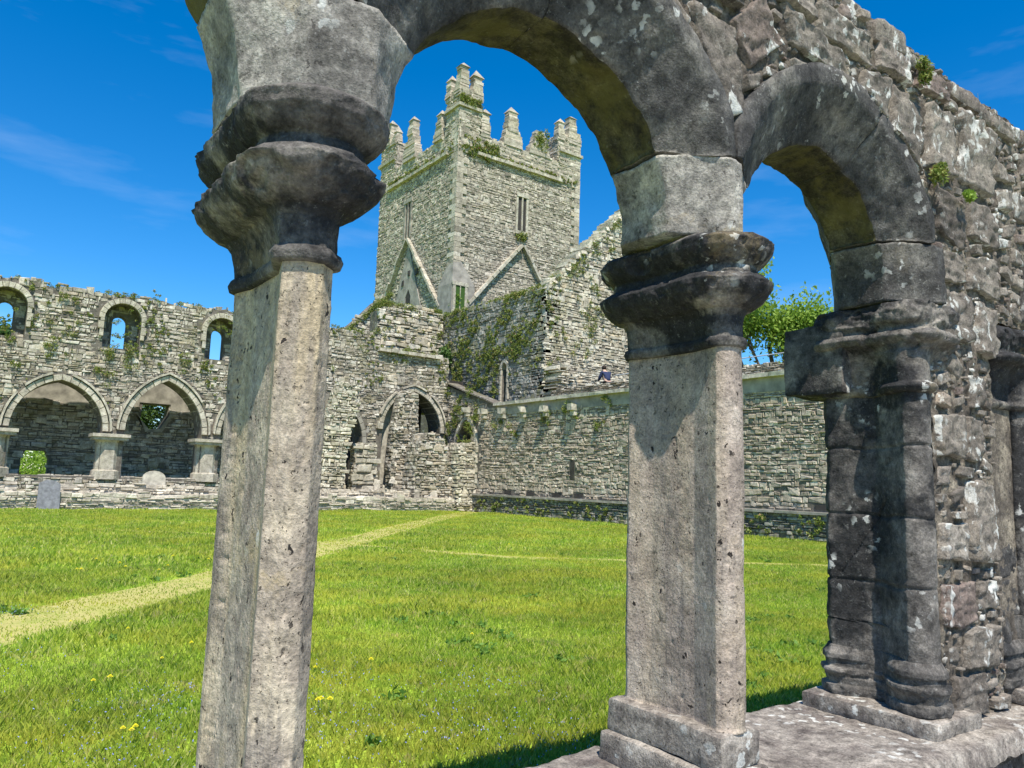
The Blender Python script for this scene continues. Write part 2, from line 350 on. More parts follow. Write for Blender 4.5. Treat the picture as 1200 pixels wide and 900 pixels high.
def ring(name, O, U, Nn, cx, zs, hw, rise, th, pr0, dp, mat, parent, n=7, zb=None, rnd=None, side=.3, chamfer=.06):
    rnd = rnd or random.Random(int(cx*10)); mb = MB(); A = arcpts(cx, zs, hw, rise, n); Bq = arcpts(cx, zs, hw+th, rise+th*1.05, n)
    quads = [(A[i], A[i+1], Bq[i+1], Bq[i]) for i in range(len(A)-1)]
    if zb is not None:
        for sg in (1, -1):
            z = zb; k = 0
            while z < zs-.05:
                z2 = min(zs, z+rnd.uniform(.22, .36)); t2 = th*(1.0 if k % 2 else .7); k += 1
                q = [(cx+sg*hw, z), (cx+sg*hw, z2), (cx+sg*(hw+t2), z2), (cx+sg*(hw+t2), z)]; quads.append(q if sg > 0 else q[::-1]); z = z2
    for q in quads:
        c = (sum(p[0] for p in q)/4, sum(p[1] for p in q)/4); d = pr0+rnd.uniform(-.015, .02); k = .965
        P = [(c[0]+(p[0]-c[0])*k, c[1]+(p[1]-c[1])*k) for p in q]
        I = [(c[0]+(p[0]-c[0])*.86, c[1]+(p[1]-c[1])*.90) for p in q]
        vs = [W(O, U, a, b_, d, Nn) for a, b_ in I]+[W(O, U, a, b_, d-.03, Nn) for a, b_ in P]+[W(O, U, a, b_, -dp, Nn) for a, b_ in P]
        fs = [(0, 1, 2, 3), (11, 10, 9, 8)]
        for i in range(4): j = (i+1) % 4; fs += [(4+i, 4+j, j, i), (8+i, 8+j, 4+j, 4+i)]
        mb.add(vs, fs)
    return mb.build(name, mat, parent, fix=True)
NY = (0, -1); NX = (-1, 0)
OY = lambda y: (0, y)       # wall facing -Y : s = x
OX = lambda x: (x, 0)       # wall facing -X : s = y

# leaf clumps --------------------------------------------------------------
def leaves(centres, radii, counts, size, rs=None, up=.2, flat=1.0):
    rs = rs or np.random.RandomState(3); out = []
    C = np.repeat(np.array(centres, float).reshape(-1, 3), counts, axis=0); R = np.repeat(np.array(radii, float), counts)
    n = len(C); d = rs.normal(size=(n, 3)); d /= np.linalg.norm(d, axis=1)[:, None]; r = rs.uniform(0, 1, n)**.45
    P = C+d*(r*R)[:, None]*np.array([1, 1, flat])
    a = rs.normal(size=(n, 3)); a[:, 2] += up; a /= np.linalg.norm(a, axis=1)[:, None]
    b = np.cross(a, rs.normal(size=(n, 3))); b /= np.linalg.norm(b, axis=1)[:, None]
    s = size*rs.uniform(.6, 1.4, n)[:, None]
    V = np.stack([P-a*s, P+b*s*.45, P+a*s, P-b*s*.45], axis=1).reshape(-1, 3)
    return V

# ================================================================== TOWER
TX, TY = 26.7, 44.0; TS = 11.1; TSY = 12.1
def tower():
    t = thing('stone_tower', 'tall square battlemented stone tower rising behind the ruined walls', 'tower', (TX, TY, 0))
    zt = 26.1
    mb = MB(); mb.box((TX, TY, 0), (TX+TS, TY+TSY, zt)); mb.build('tower_body', M['core'], t)
    # -Y face
    win = [(31.95, 19.9), (32.75, 19.9), (32.75, 22.5), (31.95, 22.5)]
    o = [(TX, 7), (TX+TS, 7), (TX+TS, 24.6), (TX, 24.6)]
    facing('south_facing', OY(TY), (1, 0), NY, o, [win], M['towerm'], t, (.12, .21), (.16, .42), (.0, .055), 11, top=.02)
    win2 = [(50.5, 19.9), (51.35, 19.9), (51.35, 22.7), (50.5, 22.7)]
    gab = [(45.6, 8), (55.0, 8), (50.6, 19.2)]
    o2 = [(TY, 7), (TY+TSY, 7), (TY+TSY, 24.6), (TY, 24.6)]
    facing('west_facing', OX(TX), (0, 1), NX, o2, [win2, gab], M['towerm'], t, (.12, .21), (.16, .42), (.0, .05), 12, top=.02)
    # rendered gable scar with projecting drip courses
    core('gable_scar', OX(TX-.02), (0, 1), NX, gab, [[(49.9, 12.6), (50.7, 12.6), (50.7, 15.1), (50.3, 15.7), (49.9, 15.1)]], .1, M['render'], t, back=-.05)
    def drip(O, U, Nn, a, b_, name, th=.2, d=.38):
        q = Vector((b_[0]-a[0], b_[1]-a[1])); n = int(q.length/.7); mb = MB(); rn = random.Random(int(a[0]*7))
        for i in range(n):
            f0, f1 = i/n, (i+.95)/n; p0 = (a[0]+q.x*f0, a[1]+q.y*f0); p1 = (a[0]+q.x*f1, a[1]+q.y*f1); dd = d*rn.uniform(.7, 1.1)
            nn = Vector((-q.y, q.x)).normalized()*th
            if nn.y < 0: nn = -nn
            P = [p0, p1, (p1[0]+nn.x, p1[1]+nn.y), (p0[0]+nn.x, p0[1]+nn.y)]
            mb.add([W(O, U, s, z, dd, Nn) for s, z in P]+[W(O, U, s, z, -.05, Nn) for s, z in P], [(0, 1, 2, 3), (7, 6, 5, 4), (0, 4, 5, 1), (1, 5, 6, 2), (2, 6, 7, 3), (3, 7, 4, 0)])
        mb.build(name, M['ashlar'], t, fix=True)
    drip(OX(TX), (0, 1), NX, (55.1, 13.6), (50.7, 19.6), 'roof_drip_course'); drip(OX(TX), (0, 1), NX, (50.7, 19.6), (45.4, 13.4), 'roof_drip_course')
    drip(OY(TY), (1, 0), NY, (27.4, 13.0), (32.4, 18.7), 'roof_drip_course'); drip(OY(TY), (1, 0), NY, (32.4, 18.7), (35.2, 14.6), 'roof_drip_course')
    # putlog holes and small window in the scar, dark blocks painting their inner shade
    mb = MB()
    for y, z in ((51.2, 16.3), (50.3, 16.9), (49.1, 16.8)): mb = MB(); mb.box((TX-.10, y-.16, z-.2), (TX+.05, y+.16, z+.22), .04); mb.build('putlog_hole', M['inner_shade'], t)
    mb = MB(); mb.box((TX-.035, 49.85, 12.5), (TX+.0, 50.75, 15.8)); mb.build('window_void', M['inner_shade'], t)
    # twin lancets
    mb = MB(); mb.box((32.30, TY-.12, 19.9), (32.40, TY+.05, 22.45)); mb.box((31.80, TY-.10, 19.75), (31.97, TY+.05, 22.6)); mb.box((32.73, TY-.10, 19.75), (32.90, TY+.05, 22.6))
    mb.box((31.8, TY-.14, 22.45), (32.9, TY+.04, 22.75)); mb.box((31.75, TY-.16, 19.6), (32.95, TY+.04, 19.85)); ws = mb.build('window_surround', M['ashlar'], t)
    for (x0, x1) in ((31.98, 32.30), (32.40, 32.72)):
        mb = MB(); mb.box((x0, TY-.02, 19.95), (x1, TY+.1, 22.4)); mb.build('window_light', M['inner_shade'], ws)
    mb = MB(); mb.box((TX-.12, 50.86, 19.9), (TX+.04, 50.98, 22.6)); mb.box((TX-.10, 50.35, 19.8), (TX+.04, 50.55, 22.8)); mb.box((TX-.10, 51.3, 19.8), (TX+.04, 51.5, 22.8)); mb.box((TX-.14, 50.3, 22.62), (TX+.03, 51.55, 22.9)); ws = mb.build('window_surround', M['plaster'], t)
    mb = MB(); mb.box((TX-.02, 50.55, 20.0), (TX+.1, 51.3, 22.6)); mb.build('window_light', M['inner_shade'], ws)
    # long and short quoins
    mb = MB(); mq = MB(); z = 8; k = 0
    while z < 28:
        h = random.uniform(.28, .42); a, b_ = (.75, .42) if k % 2 else (.42, .75); k += 1
        mb.box((TX-.11, TY-.115, z), (TX+a, TY+.1, z+h-.02), .012); mb.box((TX-.112, TY-.09, z), (TX+.1, TY+b_, z+h-.02), .012)
        mq.box((TX+TS-a, TY-.11, z), (TX+TS+.08, TY+.1, z+h-.02), .012); z += h
    mb.build('quoins', M['towerm'], t); mq.build('quoins', M['towerm'], t)
    # corner stair turret piece with its window
    mb = MB(); mb.add([(26.45, 43.7, 8), (28.3, 43.7, 8), (28.3, 44.2, 8), (26.45, 45.6, 8), (26.45, 43.7, 14.9), (28.3, 43.7, 14.9), (28.3, 44.2, 14.9), (26.45, 45.6, 14.9), (TX, TY, 17.4)],
        [(0, 1, 5, 4), (1, 2, 6, 5), (3, 0, 4, 7), (4, 5, 8), (5, 6, 8), (7, 4, 8), (6, 7, 8)]); mb.build('stair_turret', M['render'], t, fix=True)
    mb = MB(); mb.box((26.7, 43.62, 13.0), (27.45, 43.74, 14.75)); mb.build('window_void', M['leaf_dark'], t)
    mb = MB(); mb.box((26.5, 43.58, 12.9), (26.7, 43.75, 14.9)); mb.box((27.45, 43.58, 12.9), (27.65, 43.75, 14.9)); mb.box((26.45, 43.56, 14.76), (27.7, 43.76, 15.0)); mb.box((26.45, 43.56, 12.75), (27.7, 43.76, 12.98)); mb.box((27.04, 43.57, 13), (27.1, 43.62, 14.75)); mb.build('window_surround', M['ashlar'], t)
    # parapet: string course, wall, stepped merlons
    mb = MB(); m2 = MB(); n = 20
    for i in range(n):
        x0 = TX+1.5+i*(TS-3.3)/n; mb.box((x0, TY-.26-.04*random.random(), 24.55), (x0+(TS-3.3)/n-.03, TY+.1, 24.78), .012)
        y0 = TY+1.2+i*(TSY-2.8)/n; m2.box((TX-.26-.04*random.random(), y0, 24.55), (TX+.1, y0+(TSY-2.8)/n-.03, 24.78), .012)
    mb.build('string_course', M['ashlar'], t); m2.build('string_course', M['ashlar'], t)
    for (x0, x1, y0, y1) in ((TX-.25, TX+1.75, TY-.27, TY+1.8), (TX+TS-2.1, TX+TS+.2, TY-.27, TY+1.8), (TX-.25, TX+1.8, TY+TSY-2.6, TY+TSY+.2)):
        mb = MB(); mb.box((x0, y0, 27.75 if x0 < 30 and y0 < 50 else 27.0), (x1, y1, 27.98 if x0 < 30 and y0 < 50 else 27.22), .02); mb.build('string_course', M['ashlar'], t)
    def blk(name, x0, x1, y0, y1, z0, z1, seed):
        b = thing_part(name, t)
        mb = MB(); mb.box((x0+.06, y0+.06, z0), (x1-.06, y1-.06, z1-.02), .03)
        P = [(x0, z0), (x1, z0), (x1, z1), (x0, z1)]; facing('', OY(y0+.06), (1, 0), NY, P, [], None, None, (.14, .22), (.2, .5), (.01, .08), seed, mb=mb, top=.02)
        P = [(y0, z0), (y1, z0), (y1, z1), (y0, z1)]; facing('', OX(x0+.06), (0, 1), NX, P, [], None, None, (.14, .22), (.2, .5), (.01, .08), seed+1, mb=mb, top=.02)
        return mb.build(name, M['towerm'], t)
    def thing_part(*a): return None
    blk('parapet', TX-.05, TX+TS, TY-.08, TY+.7, 24.6, 26.15, 21); blk('parapet', TX-.06, TX+.7, TY+.75, TY+TSY, 24.6, 26.15, 22)
    blk('parapet', TX+TS-.7, TX+TS, TY+.75, TY+TSY, 24.6, 26.0, 23); blk('parapet', TX+.75, TX+TS-.75, TY+TSY-.7, TY+TSY, 24.6, 26.0, 24)
    T = [(TX-.1, TX+1.75, TY-.12, TY+1.8, 29.3, 41), (TX+TS-2.2, TX+TS+.05, TY-.12, TY+1.6, 28.4, 42), (TX-.1, TX+1.6, TY+TSY-2.6, TY+TSY, 28.6, 43)]
    for x0, x1, y0, y1, zz, sd in T: blk('turret', x0, x1, y0, y1, 24.6, zz, sd)
    def merlon(x0, x1, y0, y1, z0, z1, cap=True):
        g = .07; x0, x1, y0, y1 = x0-g, x1+g, y0-.02, y1+g
        rn = random.Random(int(x0*13+y0*7)); mb = MB(); z = z0; i = 0
        while z < z1:
            h = rn.uniform(.16, .3); sh = .20*max(0, (z-z0)/(z1-z0)-.35); j = rn.uniform(-.05, .05)
            mb.box((x0+sh*(x1-x0)+j, y0+sh*(y1-y0), z), (x1-sh*(x1-x0)+j, y1-sh*(y1-y0), z+h-.02), .03); z += h
        if cap:
            cx, cy = (x0+x1)/2, (y0+y1)/2; a = rn.uniform(-.03, .04)
            mb.add([(x0-a+rn.uniform(-.05, .08), y0-a, z-.02), (x1+a, y0-a+rn.uniform(-.04, .06), z-.02), (x1+a, y1+a, z-.02), (x0-a, y1+a, z-.02), (cx+rn.uniform(-.1, .1), cy, z+rn.uniform(.25, .65))], [(0, 1, 4), (1, 2, 4), (2, 3, 4), (3, 0, 4), (3, 2, 1, 0)])
        mb.build('merlon', M['towerm'], t)
    c0 = (TX, TY); w_ = .5
    for a in [(TX-.1, TX+.55, TY-.12, TY+.5, 28.6, 30.6), (TX+1.05, TX+1.75, TY-.12, TY+.45, 28.6, 30.3), (TX-.1, TX+.4, TY+1.2, TY+1.8, 28.6, 30.2), (TX+.55, TX+1.1, TY+.05, TY+.5, 28.6, 29.3, False),
              (TX+TS-2.2, TX+TS-1.65, TY-.12, TY+.4, 28.0, 29.3), (TX+TS-1.1, TX+TS-.4, TY-.12, TY+.5, 28.0, 30.1), (TX+TS-.4, TX+TS+.05, TY-.1, TY+.5, 28.0, 28.8, False), (TX+TS-1.65, TX+TS-1.1, TY-.05, TY+.4, 28, 28.6, False),
              (TX-.1, TX+.4, TY+TSY-2.6, TY+TSY-2.1, 28.4, 29.2), (TX-.1, TX+.5, TY+TSY-1.6, TY+TSY-.9, 28.4, 30.3), (TX-.1, TX+.4, TY+TSY-.5, TY+TSY, 28.4, 30.0), (TX-.05, TX+.4, TY+TSY-2.1, TY+TSY-1.6, 28.4, 28.9, False),
              (TX+1.85, TX+2.5, TY-.1, TY+.5, 26.1, 27.9), (TX+3.9, TX+5.4, TY-.1, TY+.5, 26.1, 27.3, False), (TX+4.2, TX+5.0, TY-.1, TY+.5, 27.2, 28.7),
              (TX+6.2, TX+8.0, TY-.1, TY+.5, 26.1, 26.8, False), (TX+6.7, TX+7.7, TY-.1, TY+.5, 26.7, 27.9, False),
              (TX-.1, TX+.45, TY+2.2, TY+3.3, 26.1, 27.2, False), (TX-.1, TX+.45, TY+2.4, TY+3.0, 27.2, 28.0), (TX-.1, TX+.45, TY+6.2, TY+8.0, 26.1, 27.6, False), (TX-.1, TX+.45, TY+6.7, TY+7.4, 27.5, 29.3)]:
        merlon(*a)
tower()

# ================================================================== TRANSEPT (ivy wall, gable)
def transept():
    t = thing('transept_ruin', 'overgrown transept wall with narrow lancet and bright sloping gable in front of the tower', 'ruin', (24, 30.3, 0))
    o = [(30.3, 4.5), (40.4, 4.5), (40.4, 11.55), (37.5, 11.75), (34, 11.45), (30.3, 11.6)]
    sl = [(33.45, 5.7), (33.95, 5.7), (33.95, 7.75), (33.85, 7.98), (33.7, 8.08), (33.55, 7.98), (33.45, 7.75)]
    core('west_wall', OX(24), (0, 1), NX, o, [sl], 1.0, M['core'], t); facing('west_facing', OX(24), (0, 1), NX, o, [sl], M['ivyw'], t, (.10, .2), (.15, .42), (.0, .08), 31)
    mb = MB(); mb.box((24.35, 33.3, 5.5), (24.5, 34.1, 8.3)); mb.build('window_void', M['inner_shade'], t)
    ring('window_surround', OX(24), (0, 1), NX, 33.7, 7.65, .25, .36, .17, .10, .25, M['ashlar'], t, 4, zb=5.7)
    o = [(24, 4.5), (39, 4.5), (39, 10.5), (31.5, 18.9)]
    zz = 11.6; x = 24.0; top = []
    while x < 31.5: top.append((x, 11.6+(x-24)*.97+random.uniform(-.1, .1))); x += .5
    o = [(24, 4.5), (39, 4.5), (39, 10.5), (31.5, 18.9)]+top[::-1]
    core('gable_wall', OY(30.3), (1, 0), NY, o, [], 1.0, M['core'], t); facing('gable_facing', OY(30.3), (1, 0), NY, o, [], M['gable'], t, (.10, .22), (.15, .45), (.0, .07), 32)
    mb = MB()
    for x_, z_ in top: [mb.box((x_+k_*.17-.1, 30.2+random.uniform(-.05, .1), z_+k_*.16-.12), (x_+k_*.17+.1+random.uniform(0, .12), 31.3, z_+k_*.16+random.uniform(-.02, .10)), .05) for k_ in range(3)]
    mb.build('gable_top', M['gable'], t)
    facing('broken_stair', OY(29.4), (1, 0), NY, [(24.1, 5.2), (26.9, 5.2), (26.2, 5.9), (25.6, 6.4), (25.2, 7.1), (24.6, 7.5), (24.1, 7.3)], [], M['gable'], t, (.10, .2), (.2, .5), (.0, .25), 35, depth=.9)
    # return wall to the left of the ivy wall
    t = thing('crossing_wall', 'rough rubble wall with grassy top directly under the tower gable scar', 'wall', (19.5, 40.4, 0))
    o = [(19.3, 5.5), (24, 5.5), (24, 11.55), (22.8, 11.9), (21.5, 12.0), (20.2, 11.7), (19.5, 11.3)]
    core('wall_core', OY(40.4), (1, 0), NY, o, [], 1.0, M['core'], t); facing('wall_facing', OY(40.4), (1, 0), NY, o, [], M['gable'], t, (.12, .26), (.25, .7), (.02, .14), 33)
    t = thing('raking_gable_stub', 'broken raking gable stub at left foot of the tower', 'ruin', (21, 45, 0))
    o = [(18.8, 7), (22.6, 7), (22.6, 13.7), (21.6, 13.0), (20.6, 11.9), (19.8, 11.1), (19.2, 10.4)]
    core('wall_core', OY(45), (1, 0), NY, o, [], 1.0, M['core'], t); facing('wall_facing', OY(45), (1, 0), NY, o, [], M['gable'], t, (.12, .24), (.25, .6), (.02, .12), 34)
transept()

# ================================================================== NAVE WALL (far left)
YN = 36.5
ARCH = [(-.55, 3.1, 1.62, 1.95), (3.5, 3.15, 1.66, 2.02), (7.6, 3.25, 1.58, 2.3), (11.6, 3.3, 1.6, 2.2), (15.5, 3.3, 1.6, 2.3), (19.95, 4.1, 1.75, 2.15)]
NICHE = [(1.30, 7.9), (5.55, 7.9), (9.75, 7.9), (13.9, 7.9)]
def nave():
    t = thing('nave_wall', 'long ruined abbey wall with pointed arches below and round headed window niches above', 'wall', (5, YN, 0))
    top = []; x = 22.1
    while x > -9:
        b = 9.05 if x < 17.6 else 8.25
        if .3 < x < 2.4 or 4.6 < x < 6.6 or 8.8 < x < 10.7: b = 9.12
        top.append((x, b+random.uniform(-.10, .07)+.1*noise.noise(Vector((x*.7, 1, 2))))); x -= .35
    o = [(-9, .0), (22.1, .0)]+top
    holes = [archhole(c, 1.25 if i not in (1,) else 1.25, zs, hw, r) for i, (c, zs, hw, r) in enumerate(ARCH)]
    nic = [[(c-.72, 6.75), (c+.72, 6.75)]+arcpts(c, 8.0, .72, .72, 6) for c, z in NICHE]
    T = 1.25
    # front leaf with deep niches, back leaf with the slits
    slit = [[(c-.30, 6.85), (c+.30, 6.85)]+arcpts(c, 7.98, .30, .32, 4) for c, z in NICHE]
    core('wall_front_leaf', OY(YN), (1, 0), NY, o, holes+nic, .75, M['core'], t)
    core('wall_back_leaf', OY(YN), (1, 0), NY, o, [[(a, b) for a, b in h] for h in holes]+slit, .5, M['core'], t, back=.75)
    facing('wall_facing', OY(YN), (1, 0), NY, o, [archhole(c, 1.25, zs, hw+.26, r+.28) for c, zs, hw, r in ARCH]+[[(c-.95, 7.3), (c+.95, 7.3)]+arcpts(c, 8.0, .95, .95, 6) for c, z in NICHE]+nic, M['nave'], t, (.08, .17), (.11, .36), (.0, .06), 51, top=.12, wob=.09)
    facing('niche_back', OY(YN+.75), (1, 0), NY, [(-2, 6.7), (16, 6.7), (16, 8.72), (-2, 8.72)], slit, M['ashlar'], t, (.15, .25), (.2, .5), (.0, .03), 52, skip=lambda s, z: not any(inpoly(s, z, n_) for n_ in nic))
    for i, (c, zs, hw, r) in enumerate(ARCH):
        if i in (1, 2, 3, 5, 0): ring('arch_ring', OY(YN), (1, 0), NY, c, zs, hw, r, .24, .12, 1.25, M['ashlar'], t, 9)
        if i == 4: ring('arch_ring', OY(YN), (1, 0), NY, c, zs, hw, r, .24, .05, 1.25, M['plaster'], t, 9)
        # hood mould
        mb = MB(); A = arcpts(c, zs, hw+.27, r+.29, 9); rn = random.Random(i)
        for a, b_ in zip(A[:-1], A[1:]):
            q = Vector((b_[0]-a[0], b_[1]-a[1])).normalized(); n_ = Vector((q.y, -q.x))*-1
            n_ = Vector((a[0]-c, a[1]-zs+1)).normalized()*.09
            P = [a, b_, (b_[0]+n_.x, b_[1]+n_.y), (a[0]+n_.x, a[1]+n_.y)]
            if rn.random() > .12: mb.add([W(OY(YN), (1, 0), s, z, .20, NY) for s, z in P]+[W(OY(YN), (1, 0), s, z, -.05, NY) for s, z in P], [(0, 1, 2, 3), (7, 6, 5, 4), (0, 4, 5, 1), (1, 5, 6, 2), (2, 6, 7, 3), (3, 7, 4, 0)])
        if i in (1, 2, 3, 5): mb.build('hood_mould', M['ashlar'], t, fix=True)
    for c, z in NICHE: ring('niche_ring', OY(YN), (1, 0), NY, c, 8.0, .72, .72, .23, .13, .75, M['ashlar'], t, 6, zb=7.2)
    # piers with capitals between the arches
    for x in (1.45, 5.5, 9.55, 13.55):
        mb = MB(); rings = []
        for z, r in ((1.15, .62), (1.5, .60), (1.55, .50), (2.7, .50), (2.74, .52), (2.8, .54)):
            rings.append([(x+r*cos(a)*1.0, YN+.35+r*sin(a)*1.05, z) for a in [pi/8+k*pi/4 for k in range(8)]])
        fs = [(i*8+k, i*8+(k+1) % 8, (i+1)*8+(k+1) % 8, (i+1)*8+k) for i in range(5) for k in range(8)]+[tuple(range(40, 48))]
        mb.add([v for r in rings for v in r], fs); rp = mb.build('respond_pier', M['ashlar'], t)
        mb = MB(); mb.box((x-.66, YN-.34, 2.80), (x+.66, YN+.9, 2.92)); mb.box((x-.72, YN-.42, 2.925), (x+.72, YN+.9, 3.06)); mb.build('capital', M['ashlar'], rp)
    # screen wall between the piers, broken by one low doorway
    mb = MB()
    for a, b_ in ((-9, 2.35), (3.05, 9.0), (9.1, 17.2)): 
        mb.box((a, YN+.15, 0), (b_, YN+.7, 1.27)); facing('', OY(YN+.15), (1, 0), NY, [(a, .3), (b_, .3), (b_, 1.3), (a, 1.3)], [], None, None, (.08, .16), (.2, .5), (.01, .08), 61, mb=mb)
    mb.build('screen_wall', M['low'], t)
    # broken dressed ledge above the ruined bay
    mb = MB(); x = 17.7
    while x < 21.2: l = random.uniform(.4, .8); mb.box((x, YN-.28, 8.18), (x+l-.03, YN+.5, 8.36), .02); x += l
    mb.build('ledge', M['ashlar'], t)
nave()
def back_wall():
    t = thing('aisle_back_wall', 'shaded inner wall seen through the pointed arches, plaster above and rubble below', 'wall', (5, 40.15, 0))
    y = 40.15
    o = [(-9, 0), (2.6, 0), (2.6, 1.95), (2.75, 2.3), (3.5, 2.3), (3.66, 1.95), (3.66, 0), (17.0, 0), (17.0, 6.0)]+[(17-i*.8, 6.0+.15*sin(i*2.1)) for i in range(1, 32)]+[(-9, 6.0)]
    hole = [(7.25, 4.0), (7.65, 3.55), (8.15, 3.6), (8.45, 4.3), (8.5, 4.75), (7.3, 4.75)]
    core('wall_core', OY(y), (1, 0), NY, o, [hole], .8, M['core'], t)
    facing('wall_facing', OY(y), (1, 0), NY, o, [hole], M['nave'], t, (.08, .17), (.2, .5), (.01, .09), 71, skip=lambda s, z: z > 4.6+.35*noise.noise(Vector((s*1.3, 3, 0))) and z < 6)
    core('plaster', OY(y), (1, 0), NY, [(-9, 4.15), (17, 4.15), (17, 5.95), (-9, 5.95)], [[(a, b) for a, b in hole if b > 4.2]+[(7.2, 4.2)][:0] or hole] if False else [], .03, M['plaster'], t, back=-.045) if False else None
    mb = MB()
    mb2 = core('plaster', OY(y), (1, 0), NY, [(-9, 4.45), (7.15, 4.45), (7.15, 5.95), (-9, 5.95)], [], .03, M['plaster'], t, back=-.05)
    core('plaster', OY(y), (1, 0), NY, [(8.55, 4.45), (17, 4.45), (17, 5.95), (8.55, 5.95)], [], .03, M['plaster'], t, back=-.05)
    core('plaster', OY(y), (1, 0), NY, [(7.152, 4.80), (8.548, 4.80), (8.548, 5.95), (7.152, 5.95)], [], .03, M['plaster'], t, back=-.05)
    core('window_sill', OY(y), (1, 0), NY, [(7.0, 4.3), (7.12, 4.3), (7.5, 3.4), (8.25, 3.42), (8.7, 4.3), (8.55, 4.3), (8.15, 3.6), (7.65, 3.55), (7.25, 4.0)], [], .5, M['plaster'], t, back=-.08)
    mb.box((17, 37.8, 0), (17.5, 41.4, 6)); mb.box((19.9, 39.0, 0), (21.9, 39.6, 7)); mb.box((19.9, 37.8, 7.05), (24, 40.3, 7.3)); mb.build('bay_closure', M['inner_shade'], t)  # dark walls plus an unseen roof slab added to keep the arch opening dark
    mb = MB(); mb.box((18.0, YN+.35, 1.2), (19.0, YN+.8, 5.5)); mb.build('jamb_panel', M['coping'], t); mb = MB(); mb.box((17.52, 38.3, 0), (19.88, 38.9, 6.6)); mb.build('bay_closure', M['coping'], t)
back_wall()

def low_wall():
    t = thing('low_cloister_wall', 'low pale stepped rubble wall along the far edge of the lawn', 'wall', (7, 33.4, 0))
    for y, h, a, sd in ((33.4, .62, 80, 1), (34.3, .95, 81, 2)):
        segs = ((-9, 20.9),) if sd == 1 else ((-9, 2.2), (3.1, 20.9))
        for (x0, x1) in segs:
            o = [(x0, -.1), (x1, -.1)]; x = x1
            while x > x0: o.append((x, h+random.uniform(-.08, .07))); x -= .5
            o.append((x0, h)); core('wall_core', OY(y), (1, 0), NY, o, [], .8, M['low'], t); facing('wall_facing', OY(y), (1, 0), NY, o, [], M['low'], t, (.07, .14), (.12, .5), (.0, .12), a+int(x0), depth=.5)
low_wall()

def ruin(name, label, pts, y, T, mat, seed, cat='ruin', hs=(.09, .18), ls=(.12, .36)):
    P = []
    for u, v in pts: p = un(u, v, 'y', y); P.append((p.x, max(p.z, -.1)))
    t = thing(name, label, cat, (P[0][0], y, 0))
    Q = [(s, z) for s, z in P]; core('wall_core', OY(y), (1, 0), NY, Q, [], T, M['core'], t); facing('wall_facing', OY(y), (1, 0), NY, Q, [], mat, t, hs, ls, (.02, .12), seed, gap=.012)
    # broken left edge faces left
    xl = min(p[0] for p in Q)
    mb = MB()
    for i in range(len(Q)):
        a, b_ = Q[i], Q[(i+1) % len(Q)]
        L = hypot(b_[0]-a[0], b_[1]-a[1])
        if L < .3 or max(a[1], b_[1]) < .05: continue
        k = int(L/.2)+1; nx, nz = (b_[1]-a[1])/L, -(b_[0]-a[0])/L
        for j in range(k):
            for d in range(int(T/.3)):
                f = (j+.5)/k; x = a[0]+(b_[0]-a[0])*f; z = a[1]+(b_[1]-a[1])*f; r = random.uniform(.0, .07)
                if abs(nx) > .1 or True: mb.box((x-.11+nx*r, y+d*.3, z-.07+nz*r), (x+.11+nx*r, y+d*.3+.28, z+.07+nz*r), .025)
    mb.build('broken_edge', mat, t)
    return t
ruin('leaning_buttress', 'leaning rubble buttress propping the nave wall just right of the nearest pillar', [(365, 592), (365, 556), (380, 512), (398, 458), (404, 447), (420, 452), (420, 472), (412, 500), (404, 540), (402, 592)], 34.6, .9, M['gable'], 91, 'buttress')
ruin('ruined_pier', 'square pier stub with broken capital, right of the leaning buttress', [(413, 592), (413, 575), (418, 540), (416, 520), (440, 520), (440, 560), (444, 592)], 35.2, .7, M['ashlar'], 92, hs=(.2, .3), ls=(.3, .6))
ruin('ruined_pier', 'tall narrow rubble pier standing inside the big broken arch', [(462, 592), (458, 548), (464, 500), (472, 462), (482, 457), (489, 463), (489, 535), (489, 592)], 35.6, .8, M['nave'], 93)
ruin('ruined_pier', 'stubby crumbling rubble pier in front of the dark arch opening', [(484, 597), (488, 545), (492, 520), (499, 509), (511, 508), (519, 516), (524, 535), (531, 560), (534, 597)], 33.9, 1.2, M['nave'], 94)
ruin('ruined_pier', 'squared end pier at the far corner of the lawn', [(537, 598), (537, 540), (540, 523), (546, 520), (560, 521), (563, 545), (563, 598)], 33.35, 1.5, M['gable'], 95)
t = thing('gravestone', 'dark grey slate headstone leaning by the doorway gap in the low wall', 'gravestone', (3.15, 33.2, 0))
mb = MB(); P = [(-.36, 0), (.38, 0), (.36, .95), (.2, 1.08), (-.1, 1.12), (-.34, .98)]
mb.add([(3.15+x, 33.15+z*.12, z) for x, z in P]+[(3.15+x, 33.27+z*.12, z) for x, z in P], [(0, 1, 2, 3, 4, 5), (11, 10, 9, 8, 7, 6)]+[(i, i+6, (i+1) % 6+6, (i+1) % 6) for i in range(6)]); mb.build('slab', M['slate'], t, fix=True)
t = thing('round_topped_stone', 'small round topped pale stone standing behind the low wall', 'gravestone', (7.1, 35.2, 0))
mb = MB(); P = [(-.45, .9), (.45, .9)]+[(.45*cos(a), 1.25+.32*sin(a)) for a in [pi*k/8 for k in range(9)]]
n = len(P); mb.add([(7.1+x, 35.15, z) for x, z in P]+[(7.1+x, 35.3, z) for x, z in P], [tuple(range(n)), tuple(range(2*n-1, n-1, -1))]+[(i, i+n, (i+1) % n+n, (i+1) % n) for i in range(n)]); mb.build('slab', M['coping'], t, fix=True)

